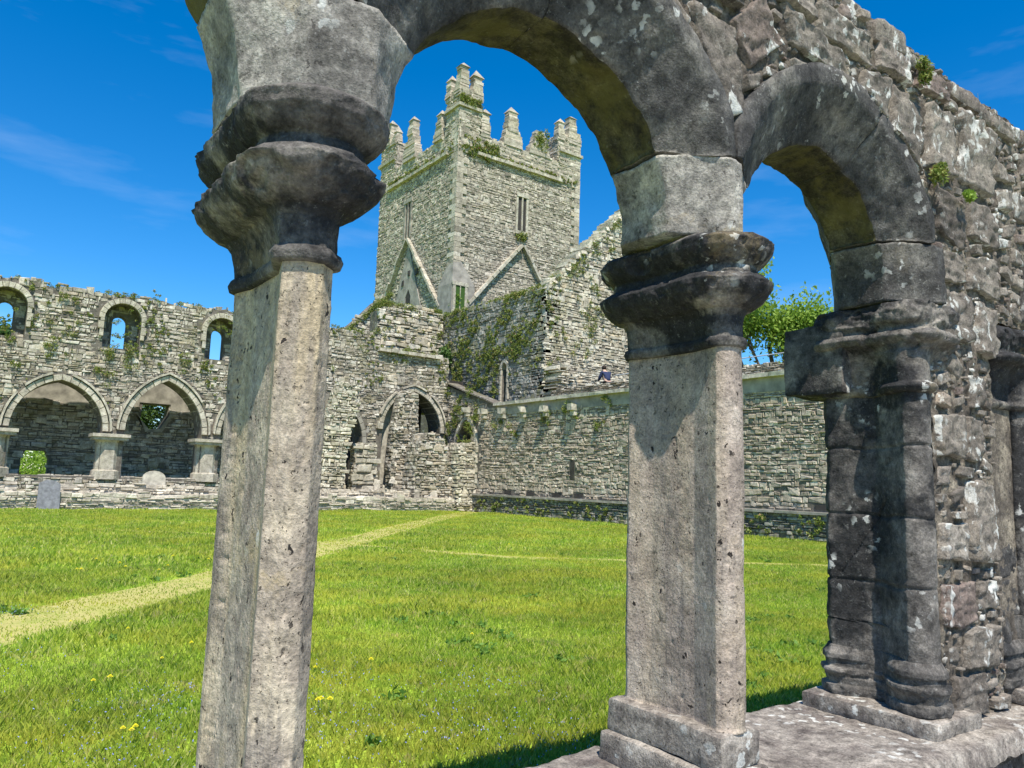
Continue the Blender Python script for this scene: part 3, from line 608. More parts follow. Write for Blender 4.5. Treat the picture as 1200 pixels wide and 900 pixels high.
# ================================================================== EAST RANGE WALL
XE = 22.1
def east():
    t = thing('range_wall', 'long grey rubble wall with coping along the right side of the lawn', 'wall', (XE, 15, 0))
    ah = archhole(34.35, 1.2, 3.35, .95, 1.45, 8)
    o = [(-6, .9), (36.5, .9), (36.5, 6.75), (34.2, 6.1), (31.8, 5.5), (-6, 5.3)]
    core('wall_core', OX(XE), (0, 1), NX, o, [ah], .8, M['core'], t)
    oo = [(-6, .95), (36.4, .95), (36.4, 6.5), (31.8, 5.2), (31.5, 4.95), (-6, 4.85)]
    sl = [(25.6, 1.75), (25.85, 1.75), (25.85, 2.6), (25.6, 2.6)]
    sock = [[(y, 1.0), (y+.55, 1.0), (y+.55, 1.16), (y, 1.16)] for y in (30.2, 28.4, 26.5, 25.0, 19.5, 13.5)]
    facing('wall_facing', OX(XE), (0, 1), NX, oo, [archhole(34.35, 1.2, 3.35, 1.2, 1.75, 8), sl]+sock, M['range'], t, (.07, .16), (.11, .38), (.0, .045), 101, top=.05, wob=.09)
    core('render_band', OX(XE), (0, 1), NX, [(-6, 4.8), (31.6, 4.88), (31.75, 5.4), (-6, 5.3)], [], .2, M['render'], t, back=-.035)
    mb = MB(); mb.box((XE-.02, 25.6, 1.75), (XE+.1, 25.85, 2.6))
    for s in sock: mb.box((XE-.015, s[0][0], 1.0), (XE+.1, s[1][0], 1.16))
    mb.build('socket', M['inner_shade'], t)
    ring('arch_ring', OX(XE), (0, 1), NX, 34.35, 3.35, .95, 1.45, .2, .12, .8, M['ashlar'], t, 8, zb=1.2)
    mb = MB(); y = -6
    while y < 31.6: l = random.uniform(.7, 1.3); mb.box((XE-.22, y, 5.34), (XE+.62, min(y+l, 31.7)-.02, 5.49), .012); y += l
    pts = [(31.7, 5.48), (32.8, 5.85), (34.4, 6.3), (36.4, 6.95)]
    mb.build('coping', M['coping'], t); mb = MB()
    for (a, za), (b_, zb) in zip(pts[:-1], pts[1:]):
        mb.add([(XE-.14, a, za-.07), (XE-.14, b_, zb-.07), (XE-.14, b_, zb), (XE-.14, a, za), (XE+.6, a, za-.07), (XE+.6, b_, zb-.14), (XE+.6, b_, zb), (XE+.6, a, za)], [(0, 1, 2, 3), (7, 6, 5, 4), (0, 4, 5, 1), (3, 2, 6, 7), (1, 5, 6, 2), (0, 3, 7, 4)])
    mb.build('coping', M['core'], t)
    for y, z in ((34.2, 5.3), (32.6, 5.12), (30.85, 5.05), (29.2, 5.02), (27.5, 4.95), (25.55, 4.92)):
        mb = MB(); mb.box((XE-.42, y-.15, z-.16), (XE, y+.15, z+.12), .03); mb.box((XE-.24, y-.12, z-.36), (XE, y+.12, z-.165), .03); mb.build('corbel', M['coping'], t)
    # battered base and string course
    o = [(-6, -.1), (33.3, -.1), (33.3, .86), (-6, .80)]
    core('base_wall', OX(XE-.12), (0, 1), NX, o, [], .3, M['core'], t); facing('base_facing', OX(XE-.12), (0, 1), NX, o, [], M['base'], t, (.07, .16), (.15, .4), (.02, .10), 102, top=.0)
    mb = MB(); y = -6
    while y < 33.2: l = random.uniform(.5, 1.1); mb.box((XE-.27, y, .84), (XE+.05, min(y+l, 33.3)-.015, .93), .008); y += l
    mb.build('string_course', M['render'], t)
    mb = MB(); mb.box((XE+.7, -6, 5.0), (39, 30.2, 5.2)); mb.box((XE+.8, 30.25, 5.0), (26, 38, 5.2)); mb.box((25.6, 28, 0), (26, 38, 5)); mb.box((XE+.8, 30, 0), (25.6, 30.5, 5)); mb.build('terrace_floor', M['inner_shade'], t)
    t = thing('terrace_parapet', 'rubble parapet strip set back above the coping of the right hand wall', 'parapet', (22.8, 15, 5.2))
    o = [(-6, 5.2), (28.2, 5.2)]; y = 28.2
    while y > -6: o.append((y, 5.95+random.uniform(-.06, .07))); y -= .5
    core('wall_core', OX(22.8), (0, 1), NX, o, [], .4, M['core'], t); facing('wall_facing', OX(22.8), (0, 1), NX, o, [], M['nave'], t, (.06, .13), (.15, .4), (.02, .10), 103)
    t = thing('handrail', 'thin galvanised metal handrail along the terrace above the right hand wall', 'railing', (23.3, 15, 5.2))
    mb = MB(); mb.tube([(23.3, -5, 6.36), (23.3, 24.4, 6.36)], .02); mb.build('rail', M['metal'], t)
    for y in np.arange(-4, 24.5, 2.2): mb = MB(); mb.tube([(23.3, y, 5.2), (23.3, y, 6.34)], .022, 6); mb.build('post', M['metal'], t)
east()

# ================================================================== FOREGROUND ARCADE
PX = [-.73, .60, 1.93, 3.245, 4.0, 5.33]
AC = [-.065, 1.265, 2.58, 4.86]; ZS = 2.36; RS = .49; RR = .67; YF, YB = 1.475, 1.945; SY0, SY1 = 1.605, 1.815
def disp(V, amp=.006, sc=6, seed=0, chips=0.0, centre=None):
    out = []
    for p in V:
        q = Vector(p); o = Vector((seed, seed*1.7, -seed))
        n = noise.noise_vector(q*sc+o)*amp + noise.noise_vector(q*sc*3.3+o)*amp*.45 + noise.noise_vector(q*sc*9+o)*amp*.22
        out.append(q+n)
    return out
def sdf_plan(p, kind):
    x, y = p
    def circ(cx, cy, r): return hypot(x-cx, y-cy)-r
    def octa(cx, cy, r):
        a, b_ = abs(x-cx), abs(y-cy); return max(a, b_, (a+b_)*.7071+.004)-r
    def rect(hx, hy, cx=0, cy=0):
        a, b_ = abs(x-cx)-hx, abs(y-cy)-hy; return hypot(max(a, 0), max(b_, 0))+min(max(a, b_), 0)
    if kind == 'A': return min(octa(0, -.170, .061), octa(.010, .165, .053), rect(.027, .17))
    if kind == 'B': return min(circ(0, -.172, .062), circ(.006, .164, .058), rect(.026, .17))
    if kind == 'R': return min(circ(-.118, -.155, .074), octa(-.078, .165, .068), rect(.10, .165, .035, 0))
def plan(kind, off, Nn=260, square=0, sx=0, inner=0):
    """outline of the plan grown by off, resampled evenly; growing blends to a plain rounded block"""
    c0 = -.10 if kind == 'R' else 0
    raw = []
    K = 720
    for i in range(K):
        a = 2*pi*i/K-pi/2; dx, dy = cos(a)*.55, sin(a)
        l = hypot(dx, dy); dx /= l; dy /= l; lo, hi = 0, .8
        f = lambda r: sdf2((c0+dx*r, dy*r), kind, off, square)
        for _ in range(22):
            m = (lo+hi)/2
            if f(m) < 0: lo = m
            else: hi = m
        raw.append((c0+dx*lo, dy*lo))
    L = [0]
    for i in range(K): a, b_ = raw[i], raw[(i+1) % K]; L.append(L[-1]+hypot(a[0]-b_[0], a[1]-b_[1]))
    T = L[-1]; out = []; j = 0
    for i in range(Nn):
        d = T*i/Nn
        while L[j+1] < d: j += 1
        f = (d-L[j])/(L[j+1]-L[j]+1e-9); a, b_ = raw[j], raw[(j+1) % K]; out.append((a[0]+(b_[0]-a[0])*f, a[1]+(b_[1]-a[1])*f))
    return out
def sdf2(p, kind, off, blend):
    d1 = sdf_plan(p, kind)-off
    if blend <= 0: return d1
    x, y = p; hx, hy = (.07, .20) if kind != 'R' else (.14, .20)
    a, b_ = (abs(x)-.010, abs(y)-.168) if kind != 'R' else (abs(x)-hx*.55, abs(y)-hy*.72); r = hypot(max(a, 0), max(b_, 0))+min(max(a, b_), 0); d2 = r-.045-off
    return d1*(1-blend)+d2*blend
def sweep(kind, prof, cx, cy, Nn, seed, amp=.004, lean=(0, 0), chip=0, grooves=(), crop=None, pit=0):
    """prof: list of (z, offset, blend)"""
    cache = {}; V = []; F = []
    rows = []
    for z, off, bl in prof:
        key = (round(off, 4), round(bl, 3))
        if key not in cache: cache[key] = plan(kind, off, Nn, bl)
        rows.append(cache[key])
    z0 = prof[0][0]
    for (z, off, bl), P in zip(prof, rows):
        for i, (x, y) in enumerate(P):
            q = Vector((cx+x+lean[0]*(z-z0), cy+y+lean[1]*(z-z0), z)); o = Vector((seed*3.3, seed, 0))
            rad = Vector((x, y*.5, 0)); rad.normalize()
            a = noise.noise(q*5+o)*amp + noise.noise(q*16+o)*amp*.6+noise.noise(q*45+o)*amp*.35
            if chip and off > .03:
                cn = noise.noise(q*6+o*2); a -= chip*min(.55, max(0, cn-.20)*7)*(off/.10); a -= chip*.5*min(.5, max(0, noise.noise(q*15-o)-.28)*8)*(off/.10); a -= chip*.45*max(0, noise.noise(q*21+o)-.15)+chip*.2*max(0, noise.noise(q*55+o))
            for gz in grooves:
                dz = z-(gz+.012*noise.noise(Vector((x*9, y*9, gz*5)))); a -= .010*math.exp(-(dz/.006)**2)
            if kind == 'R' and grooves and x < -.02:
                dz = z-(1.42-1.5*(y-.02)+.02*noise.noise(Vector((y*14, 3, 1)))); a -= (.011*math.exp(-(dz/.009)**2) if -.06 < y < .19 else 0)
            if pit:
                pn = noise.noise(Vector((q.x*60, q.y*60, q.z*38))+o)
                if pn > .42: a -= pit*(pn-.42)*3
                # old tool-marked edge with a row of small holes
                if kind == 'A' and x < -.03 and .10 < y < .15: a -= .012*max(0, noise.noise(Vector((seed, 3, z*52)))-.05)*3
            q += rad*a; q.z += noise.noise(q*9+o)*amp*.8*(1 if bl > 0 else .3)
            V.append(tuple(q))
    n = Nn; R = len(prof)
    for i in range(R-1):
        for k in range(n): F.append((i*n+k, i*n+(k+1) % n, (i+1)*n+(k+1) % n, (i+1)*n+k))
    F += [tuple(range(n))[::-1], tuple(range((R-1)*n, R*n))]
    mb = MB(); mb.add(V, F); return mb
def interp(keys, dz):
    out = []; z = keys[0][0]
    for a, b_ in zip(keys[:-1], keys[1:]):
        k = max(1, int(round((b_[0]-a[0])/dz)))
        for i in range(k):
            f = i/k; g = f
            out.append((a[0]+(b_[0]-a[0])*f, a[1]+(b_[1]-a[1])*g, a[2]+(b_[2]-a[2])*f))
    out.append(keys[-1]); return out
CAPKEYS = [(1.984, -.003, 0), (1.987, .011, 0), (2.003, .016, 0), (2.016, .011, 0), (2.019, .003, 0), (2.05, .004, .2), (2.085, .010, .5), (2.106, .024, .6), (2.108, .040, .7), (2.128, .070, .72), (2.150, .092, .72), (2.170, .103, .72), (2.186, .105, .72), (2.190, .098, .72), (2.206, .082, .72), (2.210, .062, .72), (2.240, .056, .72), (2.244, .066, .72), (2.262, .086, .72), (2.284, .102, .72), (2.312, .107, .72), (2.317, .100, .72), (2.334, .074, .72), (2.345, .02, .72)]
def springer(px, cl, cr, seed, mat, hwid, parent, right_flat=None, z0=2.346, z1=2.585, left_flat=None):
    V = []; rows = 30; n = None
    for i in range(rows+1):
        z = z0+(z1-z0)*i/rows; dz = max(0, z-ZS)
        def inner(c, r): return sqrt(max(r*r-dz*dz, 0))
        xl = cl+inner(cl, RS) if left_flat is None else left_flat; xr = cr-inner(cr, RS) if right_flat is None else right_flat
        kl = min(px-hwid, cl+inner(cl, RR)) if left_flat is None else left_flat; kr = max(px+hwid, cr-inner(cr, RR)) if right_flat is None else right_flat
        if kr < kl: kl = kr = (kl+kr)/2
        corners = [(xl, SY1), (xl, SY0), (kl, YF), (kr, YF), (xr, SY0), (xr, SY1), (kr, YB), (kl, YB)]
        row = []
        for a, b_ in zip(corners, corners[1:]+corners[:1]):
            for k in range(14): f = k/14; row.append((a[0]+(b_[0]-a[0])*f, a[1]+(b_[1]-a[1])*f, z))
        n = len(row); V += row
    V = disp(V, .010, 7, seed); F = [(i*n+k, i*n+(k+1) % n, (i+1)*n+(k+1) % n, (i+1)*n+k) for i in range(rows) for k in range(n)]
    F += [tuple(range(n))[::-1], tuple(range(rows*n, (rows+1)*n))]
    mb = MB(); mb.add([tuple(v) for v in V], F); return mb.build('springer', mat, parent, smooth=True)
def rough_box(mb, a, b, n=10, amp=.006, seed=0, rnd=.012):
    """box with subdivided, worn faces"""
    a, b = Vector(a), Vector(b); c = (a+b)/2; h = (b-a)/2; ax = [0, 1, 2]
    for d in range(3):
        for sg in (-1, 1):
            u, v = [k for k in ax if k != d]; nu = max(2, int(n*h[u]/max(h))+2); nv = max(2, int(n*h[v]/max(h))+2); V = []
            for i in range(nu+1):
                for j in range(nv+1):
                    p = Vector((0, 0, 0)); p[d] = sg*h[d]; p[u] = h[u]*(-1+2*i/nu); p[v] = h[v]*(-1+2*j/nv)
                    q = Vector([max(-h[k]+rnd, min(h[k]-rnd, p[k])) for k in ax]); e = p-q
                    if e.length > 0: e = e.normalized()*rnd
                    V.append(q+e+c)
            V = disp(V, amp, 6, seed); F = [(i*(nv+1)+j, (i+1)*(nv+1)+j, (i+1)*(nv+1)+j+1, i*(nv+1)+j+1) for i in range(nu) for j in range(nv)]
            if (sg > 0) == (d == 1): F = [f[::-1] for f in F]
            mb.add([tuple(q) for q in V], F)

def pillar(kind, px, py, label, seed, Nn, dz, mat, group='stone pillars of the cloister arcade', lean=(0, 0), hwid=.02, capmat=None):
    t = thing('stone_pillar', label, 'pillar', (px, py, .66), group)
    prof = interp([(.85, 0.006, 0), (.862, 0, 0), (1.99, -.002, 0)], dz)
    sweep(kind, prof, px, py, Nn, seed, .0035, lean, pit=.004).build('shaft', mat, t, smooth=True)
    sweep(kind, interp(CAPKEYS, .004), px, py, Nn, seed+2, .0035, (0, 0), chip=.03).build('capital', capmat or M['cap'], t, smooth=True)
    b = MB(); rough_box(b, (px-.115, py-.255, .655), (px+.115, py+.245, .752), 26, .007, seed); b.build('lower_plinth', M['dwarf'], t, smooth=True)
    b = MB(); rough_box(b, (px-.088, py-.235, .750), (px+.088, py+.235, .853), 26, .007, seed+1); b.build('upper_plinth', M['dwarf'], t, smooth=True)
    return t
cl = lambda i: AC[i]
p1 = pillar('A', .567, 1.71, 'nearest tall octagonal stone pillar with chipped double capital, at left', 1, 300, .005, M['shaft'], hwid=.06)
springer(.60, AC[0], AC[1], 5, M['springer'], .075, p1)
p2 = pillar('B', 1.93, 1.71, 'middle pitted stone pillar on a stepped plinth with rounded shafts', 2, 300, .005, M['shaft_b'])
springer(1.93, AC[1], AC[2], 6, M['springer'], .02, p2)

def respond(px, flip, label, seed, Nn=240, copyof=None):
    t = thing('wall_respond', label, 'pillar', (px, 1.71, .66), 'dark responds built against the rubble pier')
    fx = -1 if flip else 1
    def fl(mb):
        mb.v = [(px+fx*(x-px), y, z) for x, y, z in mb.v]
        if flip: mb.f = [f[::-1] for f in mb.f]
        return mb
    fl(sweep('R', interp([(.90, .004, 0), (1.97, 0, 0)], .006), px, 1.71, Nn, seed, .009, (0, 0), grooves=(1.19, 1.46, 1.74), pit=.003)).build('shaft', M['respond'], t, smooth=True)
    ck = [(1.955, 0, 0), (1.965, .022, 0), (1.980, .030, 0), (1.995, .022, 0), (2.002, .006, .1), (2.08, .010, .3), (2.13, .03, .6), (2.155, .055, .7), (2.17, .085, .8), (2.19, .098, .8), (2.21, .085, .8), (2.218, .06, .8), (2.23, .055, .8), (2.26, .075, .9), (2.30, .080, .9), (2.335, .06, .9), (2.345, .01, .9)]
    fl(sweep('R', interp(ck, .006), px, 1.71, Nn, seed+1, .005, (0, 0), chip=.05)).build('capital', M['cap'], t, smooth=True)
    if not flip:
        b = MB(); rough_box(b, (px-.19, 1.80, 1.975), (px+.10, 2.085, 2.285), 20, .008, seed+4, .01); b.build('corner_block', M['respond'], t, smooth=True)
    bk = [(.72, .046, .35), (.742, .050, .35), (.760, .046, .3), (.763, .026, .3), (.79, .030, .2), (.812, .042, .1), (.826, .040, .1), (.830, .016, 0), (.856, .018, 0), (.862, .028, 0), (.882, .026, 0), (.90, .012, 0), (.915, .004, 0)]
    fl(sweep('R', interp(bk, .005), px, 1.71, Nn, seed+6, .006, (0, 0), chip=.045)).build('moulded_base', M['respond'], t, smooth=True)
    b = MB(); rough_box(b, (px-.25, 1.43, .655), (px+.12, 1.99, .722), 22, .008, seed+3); fl(b).build('plinth_slab', M['dwarf'], t, smooth=True)
    return t
p3 = respond(3.245, False, 'dark crusted respond with moulded base under the right arch', 11)
springer(3.245, AC[2], 9, 13, M['arch'], .0, p3, right_flat=3.30)
p4 = respond(3.985, True, 'dark respond at the right edge beyond the rubble pier', 14)

# arch stones ---------------------------------------------------------------
def archstone(c, a0, a1, parent, seed, flat=False, nz_=16, lclamp=.655, rclamp=.655, extra=0):
    sec = []
    def seg(p, q, k): 
        for i in range(k): f = i/k; sec.append((p[0]+(q[0]-p[0])*f, p[1]+(q[1]-p[1])*f))
    RO = .735+extra
    seg((RS, SY0), (RS, SY1), 14); seg((RS, SY1), (RR, YB), 14); seg((RR, YB), (RO, YB), 3); seg((RO, YB), (RO, YF), 10); seg((RO, YF), (RR, YF), 3); seg((RR, YF), (RS, SY0), 16)
    n = len(sec); k = max(6, int((a1-a0)/.028)); V = []
    g = .006
    for i in range(k+1):
        a = a0+g+(a1-a0-2*g)*i/k; sh = .006 if i in (0, k) else 0
        for R, y in sec:
            # slightly pointed profile
            rr = R*(1+.02*sin(a)**6); x = rr*cos(a); z = rr*sin(a)
            z = z+ZS
            if z < 2.592 and c < 4: x = (1 if x > 0 else -1)*sqrt(rr*rr-(2.592-ZS)**2); z = 2.592
            x = max(-lclamp, min(rclamp, x))
            d = Vector((c+x, y, z)); ctr = Vector((c+.6*cos(a), 1.71, ZS+.6*sin(a)))
            d = d+(ctr-d)*sh*3; V.append(d)
    V = disp(V, .012, 7, seed)
    F = [(i*n+q, i*n+(q+1) % n, (i+1)*n+(q+1) % n, (i+1)*n+q) for i in range(k) for q in range(n)]
    F += [tuple(range(n))[::-1], tuple(range(k*n, (k+1)*n))]
    mb = MB(); mb.add([tuple(v) for v in V], [f[::-1] for f in F])
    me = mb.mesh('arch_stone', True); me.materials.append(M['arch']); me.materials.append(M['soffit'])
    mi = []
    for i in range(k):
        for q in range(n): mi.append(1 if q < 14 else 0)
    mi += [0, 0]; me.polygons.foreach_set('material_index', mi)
    o = bpy.data.objects.new('arch_stone', me); COL.objects.link(o); o.parent = parent; o.matrix_parent_inverse = Matrix.Translation(-parent.location); return o
aw = thing('arcade_wall', 'rough rubble wall carried by the near cloister arches, sloping away to the right', 'wall', (2, 1.71, 2.4))
for ci, (c, js) in enumerate([(AC[0], (.29, 1.35)), (AC[1], (.29, 1.62, 2.85)), (AC[2], (.29, 1.22, 2.85)), (AC[3], (.05, 1.2, 2.2, 3.1))]):
    for q in range(len(js)-1): archstone(c, js[q], js[q+1], aw, 20+ci*5+q, lclamp=.655 if ci < 3 else .8)
# core
def arcR(c, a0, a1, R=.70, n=14): return [(c+R*cos(a0+(a1-a0)*i/n), ZS+R*sin(a0+(a1-a0)*i/n)) for i in range(n+1)]
al = asin(.30/.70)
top = [(6.6, 3.30)]; x = 6.4
while x > -.05:
    base = 3.36+max(0, (3.6-x))*.05; top.append((x, base-.03+.02*noise.noise(Vector((x*3, 0, 0))))); x -= .12
o = [(-.98, 2.66)]+top[::-1][0:0]
bot = [(-.16, 3.08)]+arcR(AC[0], 1.5, al)+arcR(AC[1], pi-al, al)
bot += arcR(AC[2], pi-al, .15)+[(3.285, 2.4), (3.285, 2.32), (3.215, 2.32), (3.215, .66), (4.16, .66)]+arcR(AC[3], pi, 0)+[(5.56, .66), (6.6, .66)]
outl = bot+top+[(-.14, 3.3)]
core('wall_core', OY(YF+.065), (1, 0), NY, outl, [], YB-YF-.11, M['mortar'], aw)

def bigstone(mb, P, prot, rnd, n=9, back=.08, O=OY(YF+.03), U=(1, 0), Nn=NY, thick=None):
    """P: 4 corners (s,z); rounded, broken face"""
    V = []; sd = rnd.uniform(0, 90); tilt = (rnd.uniform(-1, 1)*.14, rnd.uniform(-1, 1)*.14)
    sz = min(abs(P[1][0]-P[0][0]), abs(P[3][1]-P[0][1]))
    cs = (sum(p[0] for p in P)/4, sum(p[1] for p in P)/4)
    for i in range(n+1):
        for j in range(n+1):
            a, b_ = -1+2*i/n, -1+2*j/n
            fa, fb_ = (a+1)/2, (b_+1)/2
            s = (P[0][0]*(1-fa)+P[1][0]*fa)*(1-fb_)+(P[3][0]*(1-fa)+P[2][0]*fa)*fb_
            z = (P[0][1]*(1-fa)+P[1][1]*fa)*(1-fb_)+(P[3][1]*(1-fa)+P[2][1]*fa)*fb_
            # irregular outline
            e = max(abs(a), abs(b_)); q = Vector((s*7+sd, z*7, sd))
            s += (noise.noise(q)*.10+noise.noise(q*3)*.07)*sz*e; z += (noise.noise(q+Vector((9, 3, 1)))*.12+noise.noise(q*3+Vector((9, 3, 1)))*.07)*sz*e
            r = 1-max(0, e-.90)/.10; edge = 1-(1-r)**4
            d = prot*(.25+.75*edge)+(a*tilt[0]+b_*tilt[1])*sz*.35*edge
            d += ((abs(noise.noise(Vector((s*8+sd, z*8, 0))))-.15)*-.020+noise.noise(Vector((s*20+sd, z*34, 0)))*.011+noise.noise(Vector((s*70, z*70, sd)))*.004)*min(1, sz/.1)
            if e > .999: d = -back
            V.append(W(O, U, s, z, d, Nn))
    F = [(i*(n+1)+j, (i+1)*(n+1)+j, (i+1)*(n+1)+j+1, i*(n+1)+j+1) for i in range(n) for j in range(n)]
    mb.add(V, F)
def rubble():
    rnd = random.Random(4); mb = MB(); big = []
    def clear(s, z, m=0.0):
        if s < -.12: return False
        for c in AC[:3]:
            if z > ZS-.1 and hypot(s-c, z-ZS) < .70+m: return False
        c = AC[3]
        if z > ZS and hypot(s-c, z-ZS) < .72+m: return False
        if z <= ZS and 4.10-m < s < 5.5+m: return False
        if z < 2.62 and s < (3.205 if z < 2.3 else 3.26): return False
        if z < ZS and 3.76 < s < 4.35: return False
        zt = 3.40+max(0, (3.6-s))*.05
        return z < zt+.02
    def okq(P): return all(clear(a, b_) for a, b_ in P) and clear(sum(p[0] for p in P)/4, sum(p[1] for p in P)/4, .0)
    hand = [  # large stones seen over the two arches (s0,z0,s1,z1 corner lists)
        [(1.88, 2.70), (1.99, 2.76), (1.95, 3.06), (1.72, 3.08)], [(2.02, 2.93), (2.22, 3.10), (2.10, 3.24), (1.92, 3.08)],
        [(1.70, 3.13), (1.98, 3.12), (1.99, 3.25), (1.66, 3.28)], [(2.24, 3.13), (2.66, 3.09), (2.60, 3.20), (2.20, 3.26)],
        [(2.04, 3.28), (2.40, 3.245), (2.38, 3.37), (2.02, 3.39)], [(2.44, 3.24), (2.80, 3.215), (2.78, 3.33), (2.42, 3.36)],
        [(2.70, 3.10), (2.88, 3.02), (2.92, 3.20), (2.72, 3.195)],
        [(2.93, 3.00), (3.14, 2.86), (3.20, 3.20), (2.95, 3.22)], [(3.22, 2.93), (3.44, 2.90), (3.46, 3.26), (3.24, 3.24)],
        [(3.52, 2.95), (3.82, 2.92), (3.84, 3.28), (3.54, 3.31)], [(2.84, 3.25), (3.10, 3.24), (3.08, 3.37), (2.84, 3.39)], [(3.16, 3.27), (3.44, 3.29), (3.42, 3.40), (3.16, 3.38)],
        [(3.30, 2.66), (3.55, 2.62), (3.56, 2.84), (3.26, 2.88)], [(3.60, 2.70), (3.86, 2.68), (3.86, 2.88), (3.60, 2.88)],
        # pier between the two responds
        [(3.215, 1.70), (3.44, 1.70), (3.46, 1.90), (3.215, 1.89)], [(3.47, 1.70), (3.62, 1.69), (3.61, 1.89), (3.48, 1.90)],
        [(3.47, 1.27), (3.72, 1.27), (3.72, 1.62), (3.46, 1.62)], [(3.215, 1.29), (3.44, 1.28), (3.44, 1.45), (3.215, 1.45)],
        [(3.22, 1.03), (3.50, 1.04), (3.51, 1.20), (3.22, 1.20)], [(3.38, .86), (3.66, .84), (3.66, 1.02), (3.40, 1.01)], [(3.52, 1.08), (3.68, 1.08), (3.68, 1.2), (3.53, 1.2)],
        [(3.26, .67), (3.56, .67), (3.54, .84), (3.26, .85)], [(3.215, 2.20), (3.58, 2.20), (3.60, 2.44), (3.29, 2.42)], [(3.62, 2.18), (3.82, 2.18), (3.84, 2.42), (3.64, 2.42)],
        [(3.30, 2.46), (3.52, 2.47), (3.50, 2.60), (3.34, 2.60)], [(3.56, 2.46), (3.84, 2.45), (3.84, 2.64), (3.58, 2.62)]]
    for P in hand: bigstone(mb, P, rnd.uniform(.016, .034), rnd, 22); big.append((min(p[0] for p in P), max(p[0] for p in P), min(p[1] for p in P), max(p[1] for p in P), P))
    def hit(s, z): return any(a < s < b_ and c_ < z < d and inpoly(s, z, P) for a, b_, c_, d, P in big)
    # coursed medium stones elsewhere
    for (hr, lr, pr_, k) in (((.07, .15), (.12, .34), (.010, .032), 14),):
        z = .66
        while z < 3.6:
            h = rnd.uniform(*hr); s = -1.1+rnd.uniform(0, .2)
            while s < 6.6:
                l = rnd.uniform(*lr); g = .004; jj = lambda: rnd.uniform(-1, 1)*h*.14; q = .03*noise.noise(Vector((s*2, z*2, k)))
                jj = lambda: rnd.uniform(-1, 1)*h*(.24 if k > 9 else .2)
                P = [(s+g+jj(), z+g+jj()+q), (s+l-g+jj(), z+g+jj()+q), (s+l-g+jj(), z+h-g+jj()+q), (s+g+jj(), z+h-g+jj()+q)]
                cc = [(sum(p[0] for p in P)/4, sum(p[1] for p in P)/4)]
                test = P+cc+[((P[i][0]+P[(i+1) % 4][0])/2, (P[i][1]+P[(i+1) % 4][1])/2) for i in range(4)]
                if okq(P) and not any(hit(*p) for p in test) and not any(inpoly(x_, z_, P) for B in big if B[0] < s+l and B[1] > s and B[2] < z+h and B[3] > z for x_, z_ in B[4]):
                    bigstone(mb, P, rnd.uniform(*pr_), rnd, k if s > 1.4 and s < 5 else 5)
                    big.append((min(p[0] for p in P), max(p[0] for p in P), min(p[1] for p in P), max(p[1] for p in P), P))
                s += l
            z += h
    # packing stones of every size thrown into the joints
    for tries, a0, a1, pp in ((9000, .045, .10, (.004, .026)), (16000, .022, .05, (.0, .02)), (16000, .012, .026, (-.004, .014))):
        for _ in range(tries):
            cs, cz = (rnd.uniform(1.2, 5.0), rnd.uniform(2.55, 3.5)) if rnd.random() < .6 else (rnd.uniform(3.2, 4.15), rnd.uniform(.66, 2.6))
            hw = rnd.uniform(a0, a1); hh = hw*rnd.uniform(.35, .9); an = rnd.gauss(0, .22); ca, sa = cos(an), sin(an)
            P = [(cs+(x*hw*ca-z*hh*sa)*rnd.uniform(.75, 1.1), cz+(x*hw*sa+z*hh*ca)*rnd.uniform(.75, 1.1)) for x, z in ((-1, -1), (1, -1), (1, 1), (-1, 1))]
            test = P+[(cs, cz)]+[((P[i][0]+P[(i+1) % 4][0])/2, (P[i][1]+P[(i+1) % 4][1])/2) for i in range(4)]
            if not okq(P): continue
            B0, B1, B2, B3 = min(p[0] for p in P), max(p[0] for p in P), min(p[1] for p in P), max(p[1] for p in P)
            near = [B for B in big if B[0] < B1 and B[1] > B0 and B[2] < B3 and B[3] > B2]
            if any(inpoly(p[0], p[1], B[4]) for B in near for p in test) or any(inpoly(x_, z_, P) for B in near for x_, z_ in B[4]): continue
            bigstone(mb, P, rnd.uniform(*pp), rnd, 8 if hw > .03 else 5); big.append((B0, B1, B2, B3, P))
    mb.build('rubble_facing', M['rubble'], aw, smooth=True)
    mb = MB(); st = .0125; gx, gz = int(6.6/st), int(2.9/st); idx = {}
    def vid(i, j):
        if (i, j) not in idx:
            x, z = -.1+i*st, .66+j*st; q = Vector((x, 0, z)); idx[(i, j)] = len(mb.v)
            mb.v.append((x+.006*noise.noise(q*31), YF+.034-.008*noise.noise(q*8)-.010*noise.noise(q*23)-.008*noise.noise(q*60), z+.006*noise.noise(q*37)))
        return idx[(i, j)]
    for i in range(gx):
        for j in range(gz):
            x, z = -.1+(i+.5)*st, .66+(j+.5)*st
            if clear(x, z) and (z > 2.6 or x > 3.205): mb.f.append((vid(i, j), vid(i+1, j), vid(i+1, j+1), vid(i, j+1)))
    mb.build('mortar_bed', M['mortar'], aw, smooth=True)
    # top stones across the thickness
    mb = MB(); x = -.1
    while x < 6.5:
        l = rnd.uniform(.10, .32); h = rnd.uniform(.04, .10); zt = 3.345+max(0, (3.6-x))*.05
        rough_box(mb, (x, YF+.02+rnd.uniform(-.02, .03), zt-.03), (x+l-.01, YF+.26, zt+h), 8, .014, x, .02); rough_box(mb, (x+.05, YF+.27, zt-.03), (x+l+.03, YB-.02, zt+rnd.uniform(.03, .09)), 6, .014, x, .02); x += l
    mb.build('top_stones', M['rubble'], aw, smooth=True)
